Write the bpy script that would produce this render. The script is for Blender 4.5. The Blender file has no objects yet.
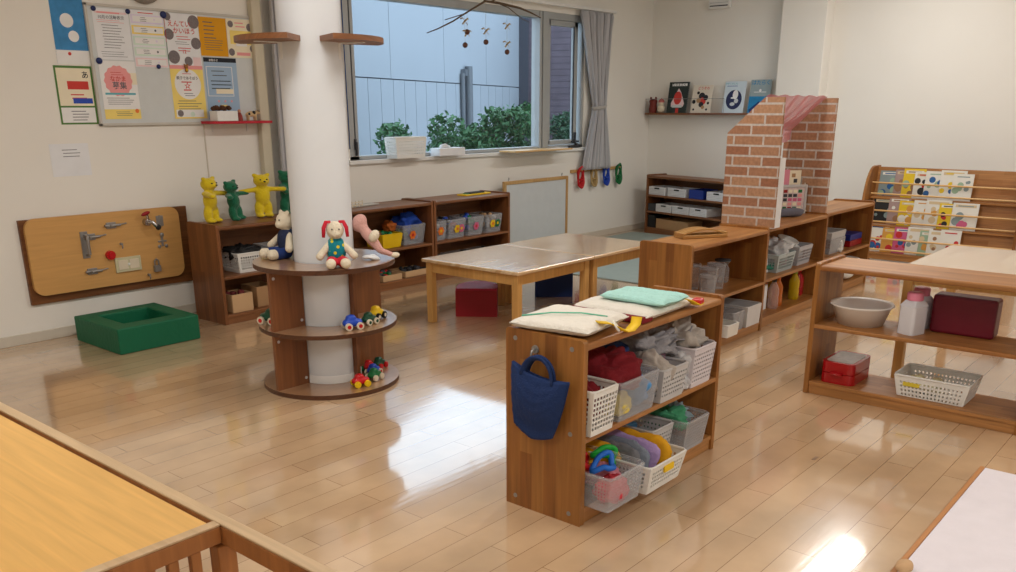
import bpy, bmesh, math, random
from mathutils import Vector, Matrix, Euler, noise
random.seed(7)
PI = math.pi
SC = bpy.context.scene
COL = SC.collection
WX, WY, CEIL = 8.62, 5.3, 2.75          # right wall, window wall, ceiling

# ------------------------------------------------------------------ materials
def lin(c):
    return tuple((v/12.92 if v <= .04045 else ((v+.055)/1.055)**2.4) for v in (x/255 for x in c))
MATS = {}
def mat(name, rgb, rough=.6, metal=0, alpha=1, emit=0, bump=0, bscale=80, spec=.4, trans=0, var=0, vscale=12, sheen=0):
    if name in MATS: return MATS[name]
    m = bpy.data.materials.new(name); m.use_nodes = True
    nt = m.node_tree; b = nt.nodes['Principled BSDF']
    c = lin(rgb)+(1,)
    b.inputs['Base Color'].default_value = c
    b.inputs['Roughness'].default_value = rough
    b.inputs['Metallic'].default_value = metal
    b.inputs['Alpha'].default_value = alpha
    b.inputs['Specular IOR Level'].default_value = spec
    if sheen: b.inputs['Sheen Weight'].default_value = sheen
    if trans: b.inputs['Transmission Weight'].default_value = trans
    if emit:
        b.inputs['Emission Color'].default_value = c; b.inputs['Emission Strength'].default_value = emit
    tc = nt.nodes.new('ShaderNodeTexCoord')
    nz = nt.nodes.new('ShaderNodeTexNoise'); nz.inputs['Scale'].default_value = vscale
    nt.links.new(tc.outputs['Object'], nz.inputs['Vector'])
    hs = nt.nodes.new('ShaderNodeMixRGB'); hs.blend_type = 'MIX'
    v = var if var else .06
    hs.inputs[1].default_value = tuple(min(1, x*(1+v)) for x in c[:3])+(1,)
    hs.inputs[2].default_value = tuple(x*(1-v) for x in c[:3])+(1,)
    nt.links.new(nz.outputs['Fac'], hs.inputs[0]); nt.links.new(hs.outputs[0], b.inputs['Base Color'])
    if bump:
        n2 = nt.nodes.new('ShaderNodeTexNoise'); n2.inputs['Scale'].default_value = bscale
        nt.links.new(tc.outputs['Object'], n2.inputs['Vector'])
        bp = nt.nodes.new('ShaderNodeBump'); bp.inputs['Strength'].default_value = bump; bp.inputs['Distance'].default_value = .01
        nt.links.new(n2.outputs['Fac'], bp.inputs['Height']); nt.links.new(bp.outputs[0], b.inputs['Normal'])
    MATS[name] = m; return m

def math_node(nt, op, a, b=None):
    n = nt.nodes.new('ShaderNodeMath'); n.operation = op
    for i, v in enumerate((a, b)):
        if v is None: continue
        if isinstance(v, (int, float)): n.inputs[i].default_value = v
        else: nt.links.new(v, n.inputs[i])
    return n.outputs[0]

def wood(name, c1, c2, grain='x', rough=.42, strip=.045, length=.5, gs=1.0, contrast=.35, coat=0):
    """edge-glued laminated wood; grain along x or z of the object"""
    if name in MATS: return MATS[name]
    m = bpy.data.materials.new(name); m.use_nodes = True
    nt = m.node_tree; b = nt.nodes['Principled BSDF']
    tc = nt.nodes.new('ShaderNodeTexCoord'); sp = nt.nodes.new('ShaderNodeSeparateXYZ')
    nt.links.new(tc.outputs['Object'], sp.inputs[0])
    X, Y, Z = sp.outputs
    if grain == 'x': al, cr = X, math_node(nt, 'ADD', Y, Z)
    elif grain == 'y': al, cr = Y, math_node(nt, 'ADD', X, Z)
    else: al, cr = Z, math_node(nt, 'ADD', X, Y)
    cb = nt.nodes.new('ShaderNodeCombineXYZ'); nt.links.new(al, cb.inputs[0]); nt.links.new(cr, cb.inputs[1])
    br = nt.nodes.new('ShaderNodeTexBrick'); br.offset = .37; br.offset_frequency = 2
    br.inputs['Scale'].default_value = 1; br.inputs['Mortar Size'].default_value = 0
    br.inputs['Brick Width'].default_value = length; br.inputs['Row Height'].default_value = strip
    a, d = lin(c1), lin(c2)
    br.inputs['Color1'].default_value = a+(1,); br.inputs['Color2'].default_value = d+(1,)
    br.inputs['Mortar'].default_value = d+(1,)
    nt.links.new(cb.outputs[0], br.inputs['Vector'])
    mp = nt.nodes.new('ShaderNodeMapping'); mp.inputs['Scale'].default_value = (3*gs, 55*gs, 1)
    nt.links.new(cb.outputs[0], mp.inputs[0])
    nz = nt.nodes.new('ShaderNodeTexNoise'); nz.inputs['Scale'].default_value = 1; nz.inputs['Detail'].default_value = 5
    nz.inputs['Distortion'].default_value = .6
    nt.links.new(mp.outputs[0], nz.inputs['Vector'])
    rp = nt.nodes.new('ShaderNodeValToRGB')
    rp.color_ramp.elements[0].position = .3; rp.color_ramp.elements[0].color = (1-contrast,)*3+(1,)
    rp.color_ramp.elements[1].position = .72; rp.color_ramp.elements[1].color = (1.0,)*3+(1,)
    nt.links.new(nz.outputs['Fac'], rp.inputs[0])
    mx = nt.nodes.new('ShaderNodeMixRGB'); mx.blend_type = 'MULTIPLY'; mx.inputs[0].default_value = 1
    nt.links.new(br.outputs['Color'], mx.inputs[1]); nt.links.new(rp.outputs[0], mx.inputs[2])
    nt.links.new(mx.outputs[0], b.inputs['Base Color'])
    b.inputs['Roughness'].default_value = rough; b.inputs['Specular IOR Level'].default_value = .45
    if coat: b.inputs['Coat Weight'].default_value = 1; b.inputs['Coat Roughness'].default_value = .12; b.inputs['Coat IOR'].default_value = coat
    MATS[name] = m; return m

def glassy(name, rgb, fac=.35, rough=.08):
    """thin clear plastic / pane: mostly see-through, some diffuse body and a gloss"""
    if name in MATS: return MATS[name]
    m = bpy.data.materials.new(name); m.use_nodes = True; nt = m.node_tree
    b = nt.nodes['Principled BSDF']; out = nt.nodes['Material Output']
    b.inputs['Base Color'].default_value = lin(rgb)+(1,); b.inputs['Roughness'].default_value = rough
    tr = nt.nodes.new('ShaderNodeBsdfTransparent'); tr.inputs[0].default_value = (1, 1, 1, 1)
    fr = nt.nodes.new('ShaderNodeLayerWeight'); fr.inputs[0].default_value = .5
    ad = math_node(nt, 'ADD', math_node(nt, 'MULTIPLY', math_node(nt, 'POWER', fr.outputs['Facing'], 5), .9), fac)
    mx = nt.nodes.new('ShaderNodeMixShader')
    nt.links.new(ad, mx.inputs[0]); nt.links.new(tr.outputs[0], mx.inputs[1]); nt.links.new(b.outputs[0], mx.inputs[2])
    nt.links.new(mx.outputs[0], out.inputs['Surface'])
    MATS[name] = m; return m

def brickmat(name, w, h, cols, mortar, plane, ms=.05, rough=.8, off=.5, scale_noise=40):
    if name in MATS: return MATS[name]
    m = bpy.data.materials.new(name); m.use_nodes = True; nt = m.node_tree; b = nt.nodes['Principled BSDF']
    tc = nt.nodes.new('ShaderNodeTexCoord'); sp = nt.nodes.new('ShaderNodeSeparateXYZ'); nt.links.new(tc.outputs['Object'], sp.inputs[0])
    X, Y, Z = sp.outputs
    cb = nt.nodes.new('ShaderNodeCombineXYZ')
    u = math_node(nt, 'ADD', X, Y) if plane == 'v' else X
    nt.links.new(u, cb.inputs[0]); nt.links.new(Z if plane == 'v' else Y, cb.inputs[1])
    br = nt.nodes.new('ShaderNodeTexBrick'); br.offset = off
    br.inputs['Scale'].default_value = 1; br.inputs['Mortar Size'].default_value = ms; br.inputs['Mortar Smooth'].default_value = .15
    br.inputs['Brick Width'].default_value = w; br.inputs['Row Height'].default_value = h; br.inputs['Bias'].default_value = 0
    br.inputs['Color1'].default_value = lin(cols[0])+(1,); br.inputs['Color2'].default_value = lin(cols[1])+(1,)
    br.inputs['Mortar'].default_value = lin(mortar)+(1,)
    nt.links.new(cb.outputs[0], br.inputs['Vector'])
    nz = nt.nodes.new('ShaderNodeTexNoise'); nz.inputs['Scale'].default_value = scale_noise; nz.inputs['Detail'].default_value = 6
    nt.links.new(tc.outputs['Object'], nz.inputs['Vector'])
    rp = nt.nodes.new('ShaderNodeValToRGB'); rp.color_ramp.elements[0].position = .3; rp.color_ramp.elements[0].color = (.72,)*3+(1,)
    rp.color_ramp.elements[1].position = .7
    nt.links.new(nz.outputs['Fac'], rp.inputs[0])
    mx = nt.nodes.new('ShaderNodeMixRGB'); mx.blend_type = 'MULTIPLY'; mx.inputs[0].default_value = 1
    nt.links.new(br.outputs['Color'], mx.inputs[1]); nt.links.new(rp.outputs[0], mx.inputs[2])
    nt.links.new(mx.outputs[0], b.inputs['Base Color']); b.inputs['Roughness'].default_value = rough
    MATS[name] = m; return m

# honey brown shelving, pale tables, round shelf
SW_x = wood('honey_wood_long', (190, 134, 78), (168, 110, 56), 'x')
SW_z = wood('honey_wood_upright', (172, 116, 56), (144, 88, 38), 'z', strip=.05, length=.32)
SW_edge = wood('honey_wood_edge', (190, 120, 60), (176, 104, 50), 'x', strip=.3, length=2)
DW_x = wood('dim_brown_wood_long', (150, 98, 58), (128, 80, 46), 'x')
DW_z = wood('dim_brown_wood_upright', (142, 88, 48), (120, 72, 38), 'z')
TW_x = wood('pale_table_wood', (238, 208, 166), (208, 162, 112), 'x', rough=.22, strip=.04, length=.25, contrast=.2, coat=1.85)
TW_z = wood('pale_table_leg_wood', (214, 164, 96), (202, 148, 80), 'z', strip=.2, length=2, contrast=.2)
RW_x = wood('round_shelf_top_wood', (172, 132, 96), (158, 116, 80), 'x', rough=.35, strip=.4, length=2, contrast=.25, coat=1.6)
RW_z = wood('round_shelf_panel_wood', (146, 92, 52), (126, 76, 42), 'z', strip=.12, length=1, contrast=.3)
BW_x = wood('birch_play_board', (216, 166, 100), (208, 156, 92), 'x', strip=.5, length=3, contrast=.12)
BB_x = wood('brown_backing_wood', (128, 80, 42), (110, 66, 34), 'x', strip=.15, length=1, contrast=.4)
YW_x = wood('golden_counter_board', (230, 182, 106), (224, 172, 92), 'y', strip=.5, length=3, contrast=.2, rough=.35)
RAILW = wood('brown_rail_wood', (170, 110, 60), (150, 94, 48), 'z', strip=.2, length=2, contrast=.3)
RAILT = wood('pale_rail_top_wood', (206, 178, 140), (196, 164, 124), 'y', strip=.2, length=2, contrast=.25)  # paler tone for the rail tops; the rail sides use the brown wood
PEG = wood('light_frame_wood', (206, 166, 108), (196, 152, 94), 'z', strip=.2, length=2, contrast=.2)
RODW = wood('pale_rod_wood', (226, 184, 124), (216, 172, 112), 'x', strip=.2, length=2, contrast=.15)
TOYW = wood('toy_wood', (198, 150, 88), (178, 128, 66), 'x', strip=.03, length=.4, contrast=.3)

WALL = mat('warm_white_wallpaper', (236, 233, 226), .85, bump=.05, bscale=250, var=.02, vscale=3)
CEILM = mat('ceiling_white', (236, 234, 228), .9)
WHITE = mat('white_paint', (232, 232, 230), .5)
COLM = mat('column_white', (222, 226, 230), .42, var=.015)
FRAME = mat('aluminium_frame', (168, 172, 174), .4, metal=.1)
FRAMED = mat('dark_gasket', (52, 60, 66), .5)
CHROME = mat('chrome', (190, 190, 195), .25, metal=1)
STEEL = mat('dull_steel', (150, 148, 146), .35, metal=.5)
WP = mat('white_plastic', (232, 232, 228), .35)
WPG = mat('grey_plastic', (192, 192, 194), .4)
BLACK = mat('black', (22, 22, 24), .6)
DARK = mat('dark_grey_plastic', (58, 60, 66), .5)
RED = mat('red_plastic', (196, 24, 30), .35)
DRED = mat('dark_red_plastic', (150, 14, 24), .35)
RSHELF = mat('red_painted_shelf', (186, 22, 44), .45)
DREDC = mat('dark_red_cloth', (120, 16, 28), .9, bump=.4, bscale=90)
BLUE = mat('blue_plastic', (28, 70, 180), .35)
NAVY = mat('navy_quilt', (22, 48, 98), .85, bump=.3, bscale=160)
GREEN = mat('green_plastic', (20, 110, 60), .35)
YEL = mat('yellow_plastic', (236, 196, 20), .4)
YELC = mat('yellow_cloth', (226, 166, 24), .85, bump=.3)
YSTR = mat('yellow_strap', (238, 196, 24), .6)
BEARY = mat('yellow_knit', (224, 198, 26), .9, bump=.6, bscale=120, sheen=.3)
BEARG = mat('green_knit', (16, 104, 72), .9, bump=.6, bscale=120, sheen=.3)
CREAM = mat('cream_fleece', (226, 214, 190), .95, bump=.5, bscale=140)
PINKF = mat('pink_fleece', (208, 160, 150), .95, bump=.5, bscale=140)
PINK = mat('pink_plastic', (226, 134, 158), .45)
PINKD = mat('pink_cloth', (206, 104, 138), .8)
ORANGE = mat('orange_plastic', (232, 120, 40), .45)
CREAMQ = mat('cream_quilt', (224, 219, 208), .95, bump=.55, bscale=60, var=.04)
MINTQ = mat('mint_quilt', (172, 220, 212), .95, bump=.7, bscale=60, var=.1, vscale=50)
GREYC = mat('grey_cloth', (112, 114, 120), .95, bump=.4)
GREYC2 = mat('bluegrey_cloth', (124, 134, 150), .95, bump=.4)
LILAC = mat('lilac_cloth', (176, 152, 206), .95, bump=.4)
BEIGEC = mat('beige_grey_cloth', (182, 174, 166), .95, bump=.4)
WHC = mat('white_cloth', (216, 216, 216), .9, bump=.3)
TEALC = mat('teal_cloth', (40, 134, 148), .9, bump=.3)
GREENC = mat('green_cloth', (70, 150, 110), .9, bump=.3)
SKYC = mat('sky_blue_cloth', (88, 150, 206), .9, bump=.3)
FOAM = mat('green_foam_vinyl', (6, 98, 66), .55, bump=.25, bscale=45)
STOOLR = mat('crimson_vinyl', (150, 16, 30), .5)
STOOLT = mat('crimson_top_fabric', (176, 32, 62), .6)
STOOLB = mat('dark_blue_vinyl', (24, 56, 124), .55)
MATG = mat('grey_green_mat', (150, 162, 156), .75, bump=.1)
PAPER = mat('paper_white', (232, 234, 238), .7)
KRAFT = mat('cardboard', (176, 138, 98), .8)
BIRCH = mat('plywood_box', (206, 170, 128), .6)
DBLUE = mat('magnet_blue', (14, 34, 92), .35)
CURT = mat('grey_curtain', (184, 184, 188), .9, bump=.15, bscale=200, var=.03)
CLEAR = glassy('clear_plastic', (214, 220, 226), .22)
CLEARG = glassy('milky_plastic', (205, 208, 214), .26, .3)
PANE = glassy('window_glass', (230, 240, 250), .01, .02)
WRAP = glassy('cling_wrap', (236, 238, 242), .55, .2)
SHEER = glassy('sheer_pink_cloth', (222, 150, 164), .66, .8)

# ------------------------------------------------------------------ mesh builder
class MB:
    def __init__(s): s.bm = bmesh.new(); s.mats = []; s.cur = 0; s.T = Matrix()
    def m(s, mt):
        if mt not in s.mats: s.mats.append(mt)
        s.cur = s.mats.index(mt); return s
    def add(s, vs, fs, smooth=False):
        V = [s.bm.verts.new(s.T @ Vector(v)) for v in vs]
        for f in fs:
            if len(set(f)) < 3: continue
            try: F = s.bm.faces.new([V[i] for i in f]); F.material_index = s.cur; F.smooth = smooth
            except ValueError: pass
        return s
    def box(s, x0, x1, y0, y1, z0, z1):
        v = [(x, y, z) for z in (z0, z1) for y in (y0, y1) for x in (x0, x1)]
        return s.add(v, [(0, 2, 3, 1), (4, 5, 7, 6), (0, 1, 5, 4), (2, 6, 7, 3), (0, 4, 6, 2), (1, 3, 7, 5)])
    def obox(s, c, size, rot=(0, 0, 0)):
        R = Euler(rot).to_matrix(); h = [a/2 for a in size]
        v = [Vector(c)+R @ Vector((x*h[0], y*h[1], z*h[2])) for z in (-1, 1) for y in (-1, 1) for x in (-1, 1)]
        return s.add(v, [(0, 2, 3, 1), (4, 5, 7, 6), (0, 1, 5, 4), (2, 6, 7, 3), (0, 4, 6, 2), (1, 3, 7, 5)])
    def prism(s, pts, axis, a0, a1, smooth=False):
        n = len(pts)
        f = {'x': lambda p, a: (a, p[0], p[1]), 'y': lambda p, a: (p[0], a, p[1]), 'z': lambda p, a: (p[0], p[1], a)}[axis]
        v = [f(p, a0) for p in pts]+[f(p, a1) for p in pts]
        fs = [tuple(range(n))[::-1], tuple(range(n, 2*n))]
        s.add(v, fs); s.add(v, [(i, (i+1) % n, n+(i+1) % n, n+i) for i in range(n)], smooth)
        return s
    def cyl(s, p0, p1, r0, r1=None, n=20, caps=True):
        r1 = r0 if r1 is None else r1
        p0, p1 = Vector(p0), Vector(p1); d = (p1-p0).normalized()
        a = d.orthogonal().normalized(); b = d.cross(a)
        v = []
        for p, r in ((p0, r0), (p1, r1)):
            v += [p+a*(r*math.cos(2*PI*i/n))+b*(r*math.sin(2*PI*i/n)) for i in range(n)]
        s.add(v, [(i, (i+1) % n, n+(i+1) % n, n+i) for i in range(n)], True)
        if caps: s.add(v, [tuple(range(n))[::-1], tuple(range(n, 2*n))])
        return s
    def tube(s, pts, r, n=8, closed=False, flat=1.0):
        P = [Vector(p) for p in pts]; N = len(P); v = []
        nrm = None
        for i, p in enumerate(P):
            if closed: d = P[(i+1) % N]-P[i-1]
            else: d = P[min(i+1, N-1)]-P[max(i-1, 0)]
            d = d.normalized() if d.length > 1e-9 else Vector((0, 0, 1))
            nrm = d.orthogonal().normalized() if nrm is None else (nrm-d*nrm.dot(d)).normalized()
            b = d.cross(nrm); rr = r[i] if isinstance(r, (list, tuple)) else r
            v += [p+nrm*(rr*math.cos(2*PI*k/n))+b*(rr*flat*math.sin(2*PI*k/n)) for k in range(n)]
        M = N if closed else N-1
        fs = [(i*n+k, i*n+(k+1) % n, ((i+1) % N)*n+(k+1) % n, ((i+1) % N)*n+k) for i in range(M) for k in range(n)]
        if not closed: fs += [tuple(range(n))[::-1], tuple(range((N-1)*n, N*n))]
        return s.add(v, fs, True)
    def lathe(s, prof, c=(0, 0, 0), n=32, sx=1, sy=1):
        v = []
        for r, z in prof: v += [(c[0]+r*sx*math.cos(2*PI*k/n), c[1]+r*sy*math.sin(2*PI*k/n), c[2]+z) for k in range(n)]
        fs = [(i*n+k, i*n+(k+1) % n, (i+1)*n+(k+1) % n, (i+1)*n+k) for i in range(len(prof)-1) for k in range(n)]
        s.add(v, fs, True)
        if prof[0][0] > 1e-4: s.add(v[:n], [tuple(range(n))[::-1]])
        if prof[-1][0] > 1e-4: s.add(v[-n:], [tuple(range(n))])
        return s
    def ell(s, c, r, rot=(0, 0, 0), n=16, e=1.0, amp=0, freq=8, seed=0):
        R = Euler(rot).to_matrix(); v = []; rows = max(6, int(n*.6))
        pw = lambda t: math.copysign(abs(t)**e, t)
        for i in range(rows+1):
            ph = -PI/2+PI*i/rows
            for k in range(n):
                th = 2*PI*k/n
                q = Vector((pw(math.cos(ph))*pw(math.cos(th))*r[0], pw(math.cos(ph))*pw(math.sin(th))*r[1], pw(math.sin(ph))*r[2]))
                if amp:
                    w = noise.noise((q+Vector((seed*3.1, seed, 0)))*freq)
                    q = q*(1+0)+q.normalized()*amp*w if q.length > 0 else q
                v.append(Vector(c)+R @ q)
        fs = [(i*n+k, i*n+(k+1) % n, (i+1)*n+(k+1) % n, (i+1)*n+k) for i in range(rows) for k in range(n)]
        return s.add(v, fs, True)
    def poly(s, pts): return s.add(pts, [tuple(range(len(pts)))])
    def build(s, name, parent=None, mt=None, bevel=0, solid=0, sub=0, remesh=0, merge=False, seg=2):
        if mt is not None and not s.mats: s.m(mt)
        if merge: bmesh.ops.remove_doubles(s.bm, verts=s.bm.verts, dist=1e-5)
        me = bpy.data.meshes.new(name); s.bm.normal_update(); s.bm.to_mesh(me); s.bm.free()
        for q in s.mats: me.materials.append(q)
        o = bpy.data.objects.new(name, me); COL.objects.link(o)
        if parent: o.parent = parent
        if solid:
            k = o.modifiers.new('solid', 'SOLIDIFY'); k.thickness = solid; k.offset = 0
        if bevel:
            k = o.modifiers.new('bevel', 'BEVEL'); k.width = bevel; k.segments = seg; k.limit_method = 'ANGLE'; k.angle_limit = .6
        if remesh:
            k = o.modifiers.new('remesh', 'REMESH'); k.mode = 'VOXEL'; k.voxel_size = remesh; k.use_smooth_shade = True
            k = o.modifiers.new('smooth', 'SMOOTH'); k.iterations = 4; k.factor = .5
        if sub:
            k = o.modifiers.new('sub', 'SUBSURF'); k.levels = sub; k.render_levels = sub
        return o

TXT = {}
def text(mb, body, size, x, z, y, mt, ax='x', bold=0):
    """flat lettering on a plane facing -Y, centred on x, baseline z"""
    if body not in TXT:
        c = bpy.data.curves.new('lettering', 'FONT'); c.body = body; c.size = 1; c.resolution_u = 2; c.align_x = 'CENTER'; c.offset = .012
        o = bpy.data.objects.new('lettering', c); COL.objects.link(o)
        dg = bpy.context.evaluated_depsgraph_get(); dg.update()
        me = o.evaluated_get(dg).to_mesh()
        TXT[body] = ([tuple(v.co) for v in me.vertices], [tuple(p.vertices) for p in me.polygons])
        bpy.data.objects.remove(o); bpy.data.curves.remove(c)
    vs, fs = TXT[body]; mb.m(mt)
    mb.add([(x+v[0]*size, y, z+v[1]*size) for v in vs], fs)

def thing(name, label, cat, loc=(0, 0, 0), rz=0, group=None):
    o = bpy.data.objects.new(name, None); o.empty_display_size = .05; COL.objects.link(o)
    o.location = loc; o.rotation_euler = (0, 0, rz); o['label'] = label; o['category'] = cat
    if group: o['group'] = group
    return o
def tag(o, label, cat, group=None, loc=None, rz=None):
    o['label'] = label; o['category'] = cat
    if group: o['group'] = group
    if loc is not None: o.location = loc
    if rz is not None: o.rotation_euler = (0, 0, rz)
    return o
def struct(o): o['kind'] = 'structure'; return o
def dup(o, loc=None, rz=None, label=None, parent=None, mats=None):
    c = o.copy(); COL.objects.link(c); c.parent = parent
    if loc is not None: c.location = loc
    if rz is not None: c.rotation_euler = (0, 0, rz)
    if label: c['label'] = label
    for ch in [k for k in bpy.data.objects if k.parent == o]:
        dup(ch, parent=c)
    return c
def rrect(x0, x1, z0, z1, r, n=5, corners=(1, 1, 1, 1)):
    out = []
    for (cx, cz, a0, on) in ((x1-r, z1-r, 0, corners[0]), (x0+r, z1-r, 90, corners[1]), (x0+r, z0+r, 180, corners[2]), (x1-r, z0+r, 270, corners[3])):
        if on: out += [(cx+r*math.cos(math.radians(a0+90*i/n)), cz+r*math.sin(math.radians(a0+90*i/n))) for i in range(n+1)]
        else: out.append((cx+(r if a0 in (0, 270) else -r), cz+(r if a0 in (0, 90) else -r)))
    return out
def circ(cx, cz, r, n=24, rz=None): return [(cx+r*math.cos(2*PI*k/n), cz+(rz or r)*math.sin(2*PI*k/n)) for k in range(n)]

# ------------------------------------------------------------------ room
mb = MB().m(mat('x', (0, 0, 0))); 
FL = brickmat('oak_floorboards', .91, .101, ((218, 186, 148), (206, 172, 134)), (150, 116, 84), 'h', ms=.0012, rough=.2, off=.37, scale_noise=3)
def floor_extra(m):
    nt = m.node_tree; b = nt.nodes['Principled BSDF']
    b.inputs['Coat Weight'].default_value = 1; b.inputs['Coat Roughness'].default_value = .06; b.inputs['Coat IOR'].default_value = 1.75
    tc = nt.nodes.new('ShaderNodeTexCoord'); mp = nt.nodes.new('ShaderNodeMapping'); mp.inputs['Scale'].default_value = (2.2, 30, 1)
    nt.links.new(tc.outputs['Object'], mp.inputs[0])
    nz = nt.nodes.new('ShaderNodeTexNoise'); nz.inputs['Scale'].default_value = 1.5; nz.inputs['Detail'].default_value = 4
    nt.links.new(mp.outputs[0], nz.inputs['Vector'])
    # a gentle per-board tilt makes the boards catch light differently
    bp = nt.nodes.new('ShaderNodeBump'); bp.inputs['Strength'].default_value = .06; bp.inputs['Distance'].default_value = .004
    nt.links.new(nz.outputs['Fac'], bp.inputs['Height']); nt.links.new(bp.outputs[0], b.inputs['Normal']); nt.links.new(bp.outputs[0], b.inputs['Coat Normal'])
floor_extra(FL)
mb = MB().m(FL).box(-3, WX, -3, WY, -.05, 0); struct(mb.build('floor'))
struct(MB().m(CEILM).box(-3, WX, -3, WY, CEIL, CEIL+.05).build('ceiling'))
OX0, OX1, OZ0, OZ1 = 4.42, 7.40, .915, 2.12
mb = MB().m(WALL)
mb.box(-3, OX0, WY, WY+.15, 0, CEIL).box(OX1, WX+.15, WY, WY+.15, 0, CEIL).box(OX0, OX1, WY, WY+.15, 0, OZ0).box(OX0, OX1, WY, WY+.15, OZ1, CEIL)
struct(mb.build('wall_left'))
struct(MB().m(WALL).box(WX, WX+.15, -3, WY, 0, CEIL).build('wall_right'))
struct(MB().m(WALL).box(-3, WX+.15, -3.15, -3, 0, CEIL).build('wall_near'))
struct(MB().m(WALL).box(-3.15, -3, -3.15, WY+.15, 0, CEIL).build('wall_behind'))
struct(MB().m(WALL).box(8.45, WX, 3.37, 3.80, 0, CEIL).build('trim_1', bevel=.006))     # pillar in the right wall
struct(MB().m(mat('skirting', (206, 198, 184), .6)).box(-3, WX, WY-.012, WY, 0, .06).build('baseboard_left', bevel=.003))
struct(MB().m(MATS['skirting']).box(WX-.012, WX, -3, WY-.012, 0, .06).build('baseboard_right', bevel=.003))
# boxed-in pipe beside the notice board
struct(MB().m(mat('cream_duct', (206, 198, 176), .6)).box(3.625, 3.70, WY-.05, WY, 0, CEIL).build('trim_2', bevel=.008))
# wall panel seam under the board
struct(MB().m(MATS['skirting']).box(3.22, 3.228, WY-.004, WY, .0, 1.2).build('trim_3'))

# window
win = thing('window_1', '', ''); del win['label']; del win['category']; struct(win)
mb = MB().m(FRAME)
y0, y1 = WY+.01, WY+.10
mb.box(OX0, OX0+.10, y0, y1, OZ0, OZ1).box(OX1-.035, OX1, y0, y1, OZ0, OZ1).box(OX0, OX1, y0, y1, OZ1-.06, OZ1).box(OX0, OX1, y0, y1, OZ0, OZ0+.03)
mb.box(6.70, 6.735, y0-.01, y1, OZ0, OZ1).box(6.75, 6.84, y0-.01, y1, OZ0, OZ1)
mb.build('window_frame', win, bevel=.004)
mb = MB().m(FRAME)
mb.box(6.84, 6.885, y0+.01, y0+.05, OZ0+.04, OZ1-.06).box(7.255, 7.31, y0+.01, y0+.05, OZ0+.04, OZ1-.06).box(6.84, 7.31, y0+.01, y0+.05, OZ1-.11, OZ1-.06).box(6.84, 7.31, y0+.01, y0+.05, OZ0+.035, OZ0+.08)
sash = mb.build('casement_sash', win, bevel=.004)
mb = MB().m(FRAMED).box(6.736, 6.749, y0, y1, OZ0, OZ1).box(OX0+.06, OX0+.068, y0-.004, y0, OZ0+.03, OZ1-.06).box(7.235, 7.25, y0+.005, y0+.012, OZ0+.05, OZ1-.1); mb.build('gasket', win)
MB().m(PANE).box(OX0+.10, 6.70, y0+.04, y0+.046, OZ0+.03, OZ1-.06).build('pane', win)
MB().m(PANE).box(6.885, 7.255, y0+.03, y0+.036, OZ0+.08, OZ1-.11).build('pane', sash)
mb = MB().m(DARK).box(7.262, 7.285, y0-.012, y0+.01, .97, 1.06).obox((7.25, y0-.02, .975), (.12, .015, .016)); mb.build('window_handle', sash, bevel=.003)
mb = MB().m(WHITE).box(OX0-.03, OX1+.03, WY-.03, WY+.02, OZ0-.03, OZ0); mb.build('window_sill', win, bevel=.004)
mb = MB().m(DARK).box(4.47, 4.49, y0-.012, y0, .99, 1.07).obox((4.48, y0-.02, 1.0), (.014, .014, .10)); mb.build('window_latch', win, bevel=.003)
mb = MB().m(mat('blue_cord', (30, 70, 130), .6)).tube([(4.405, WY-.012, 2.3), (4.407, WY-.012, 1.8), (4.41, WY-.012, 1.0)], .004)
tag(mb.build('blind_cord'), 'thin dark blue cord hanging down beside the left window jamb', 'cord')

# curtain rail + curtains
rail = MB().m(WHITE).box(3.72, 7.80, WY-.09, WY-.06, 2.165, 2.19).box(5.5, 5.52, WY-.09, WY, 2.17, 2.185).box(7.7, 7.72, WY-.09, WY, 2.17, 2.185).box(3.8, 3.82, WY-.09, WY, 2.17, 2.185)
tag(rail.build('curtain_rail', bevel=.003), 'long white curtain rail above the window', 'curtain rail')
def curtain(label, x0, x1, z1, z0, tiez, tw, folds, bot=None, tie=True):
    root = thing('curtain', label, 'curtain', ((x0+x1)/2, WY-.075, z1), 0)
    mb = MB().m(CURT); NX, NZ = folds*10, 40; cx = 0
    vs = []
    for j in range(NZ+1):
        t = j/NZ; z = -t*(z1-z0); zz = z1+z
        w = (x1-x0)/2
        if tie:
            k = max(0, min(1, (z1-zz)/(z1-tiez))) if zz > tiez else 1
            wn = w*(1-k)+tw/2*k if zz > tiez else tw/2+(bot/2-tw/2)*min(1, (tiez-zz)/(tiez-z0))
            w = wn
            sh = (tcx*(min(1, (z1-zz)/(z1-tiez)) if zz > tiez else max(.3, 1-(tiez-zz)*.5)))
        else: sh = 0
        for i in range(NX+1):
            u = i/NX*2-1
            ph = u*folds*PI
            d = (.024+.012*max(0, 1-t*8))*math.sin(ph)+.008*math.sin(ph*2.3+t*3)
            vs.append((sh+u*w+.006*math.sin(ph*1.5+t*5), d*(1 if t > .02 else .7)-.0, z))
    fs = [(j*(NX+1)+i, j*(NX+1)+i+1, (j+1)*(NX+1)+i+1, (j+1)*(NX+1)+i) for j in range(NZ) for i in range(NX)]
    mb.add(vs, fs, True); mb.build('cloth', root, solid=.003)
    if tie:
        pts = [(tcx+math.cos(a)*(tw/2+.012), math.sin(a)*.045, tiez-z1+.01*math.cos(a)) for a in [2*PI*k/28 for k in range(28)]]
        MB().m(mat('curtain_tie', (186, 182, 178), .9)).tube(pts, .022, 8, True, flat=.3).build('tieback', root)
    return root
tcx = .08
curtain('pale grey pleated curtain tied back at the right side of the window', 7.23, 7.73, 2.16, .70, 1.29, .17, 8, bot=.47)
tcx = 0
curtain('gathered grey curtain hanging behind the white column', 3.74, 4.02, 2.16, .45, 0, 0, 5, tie=False)

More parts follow.
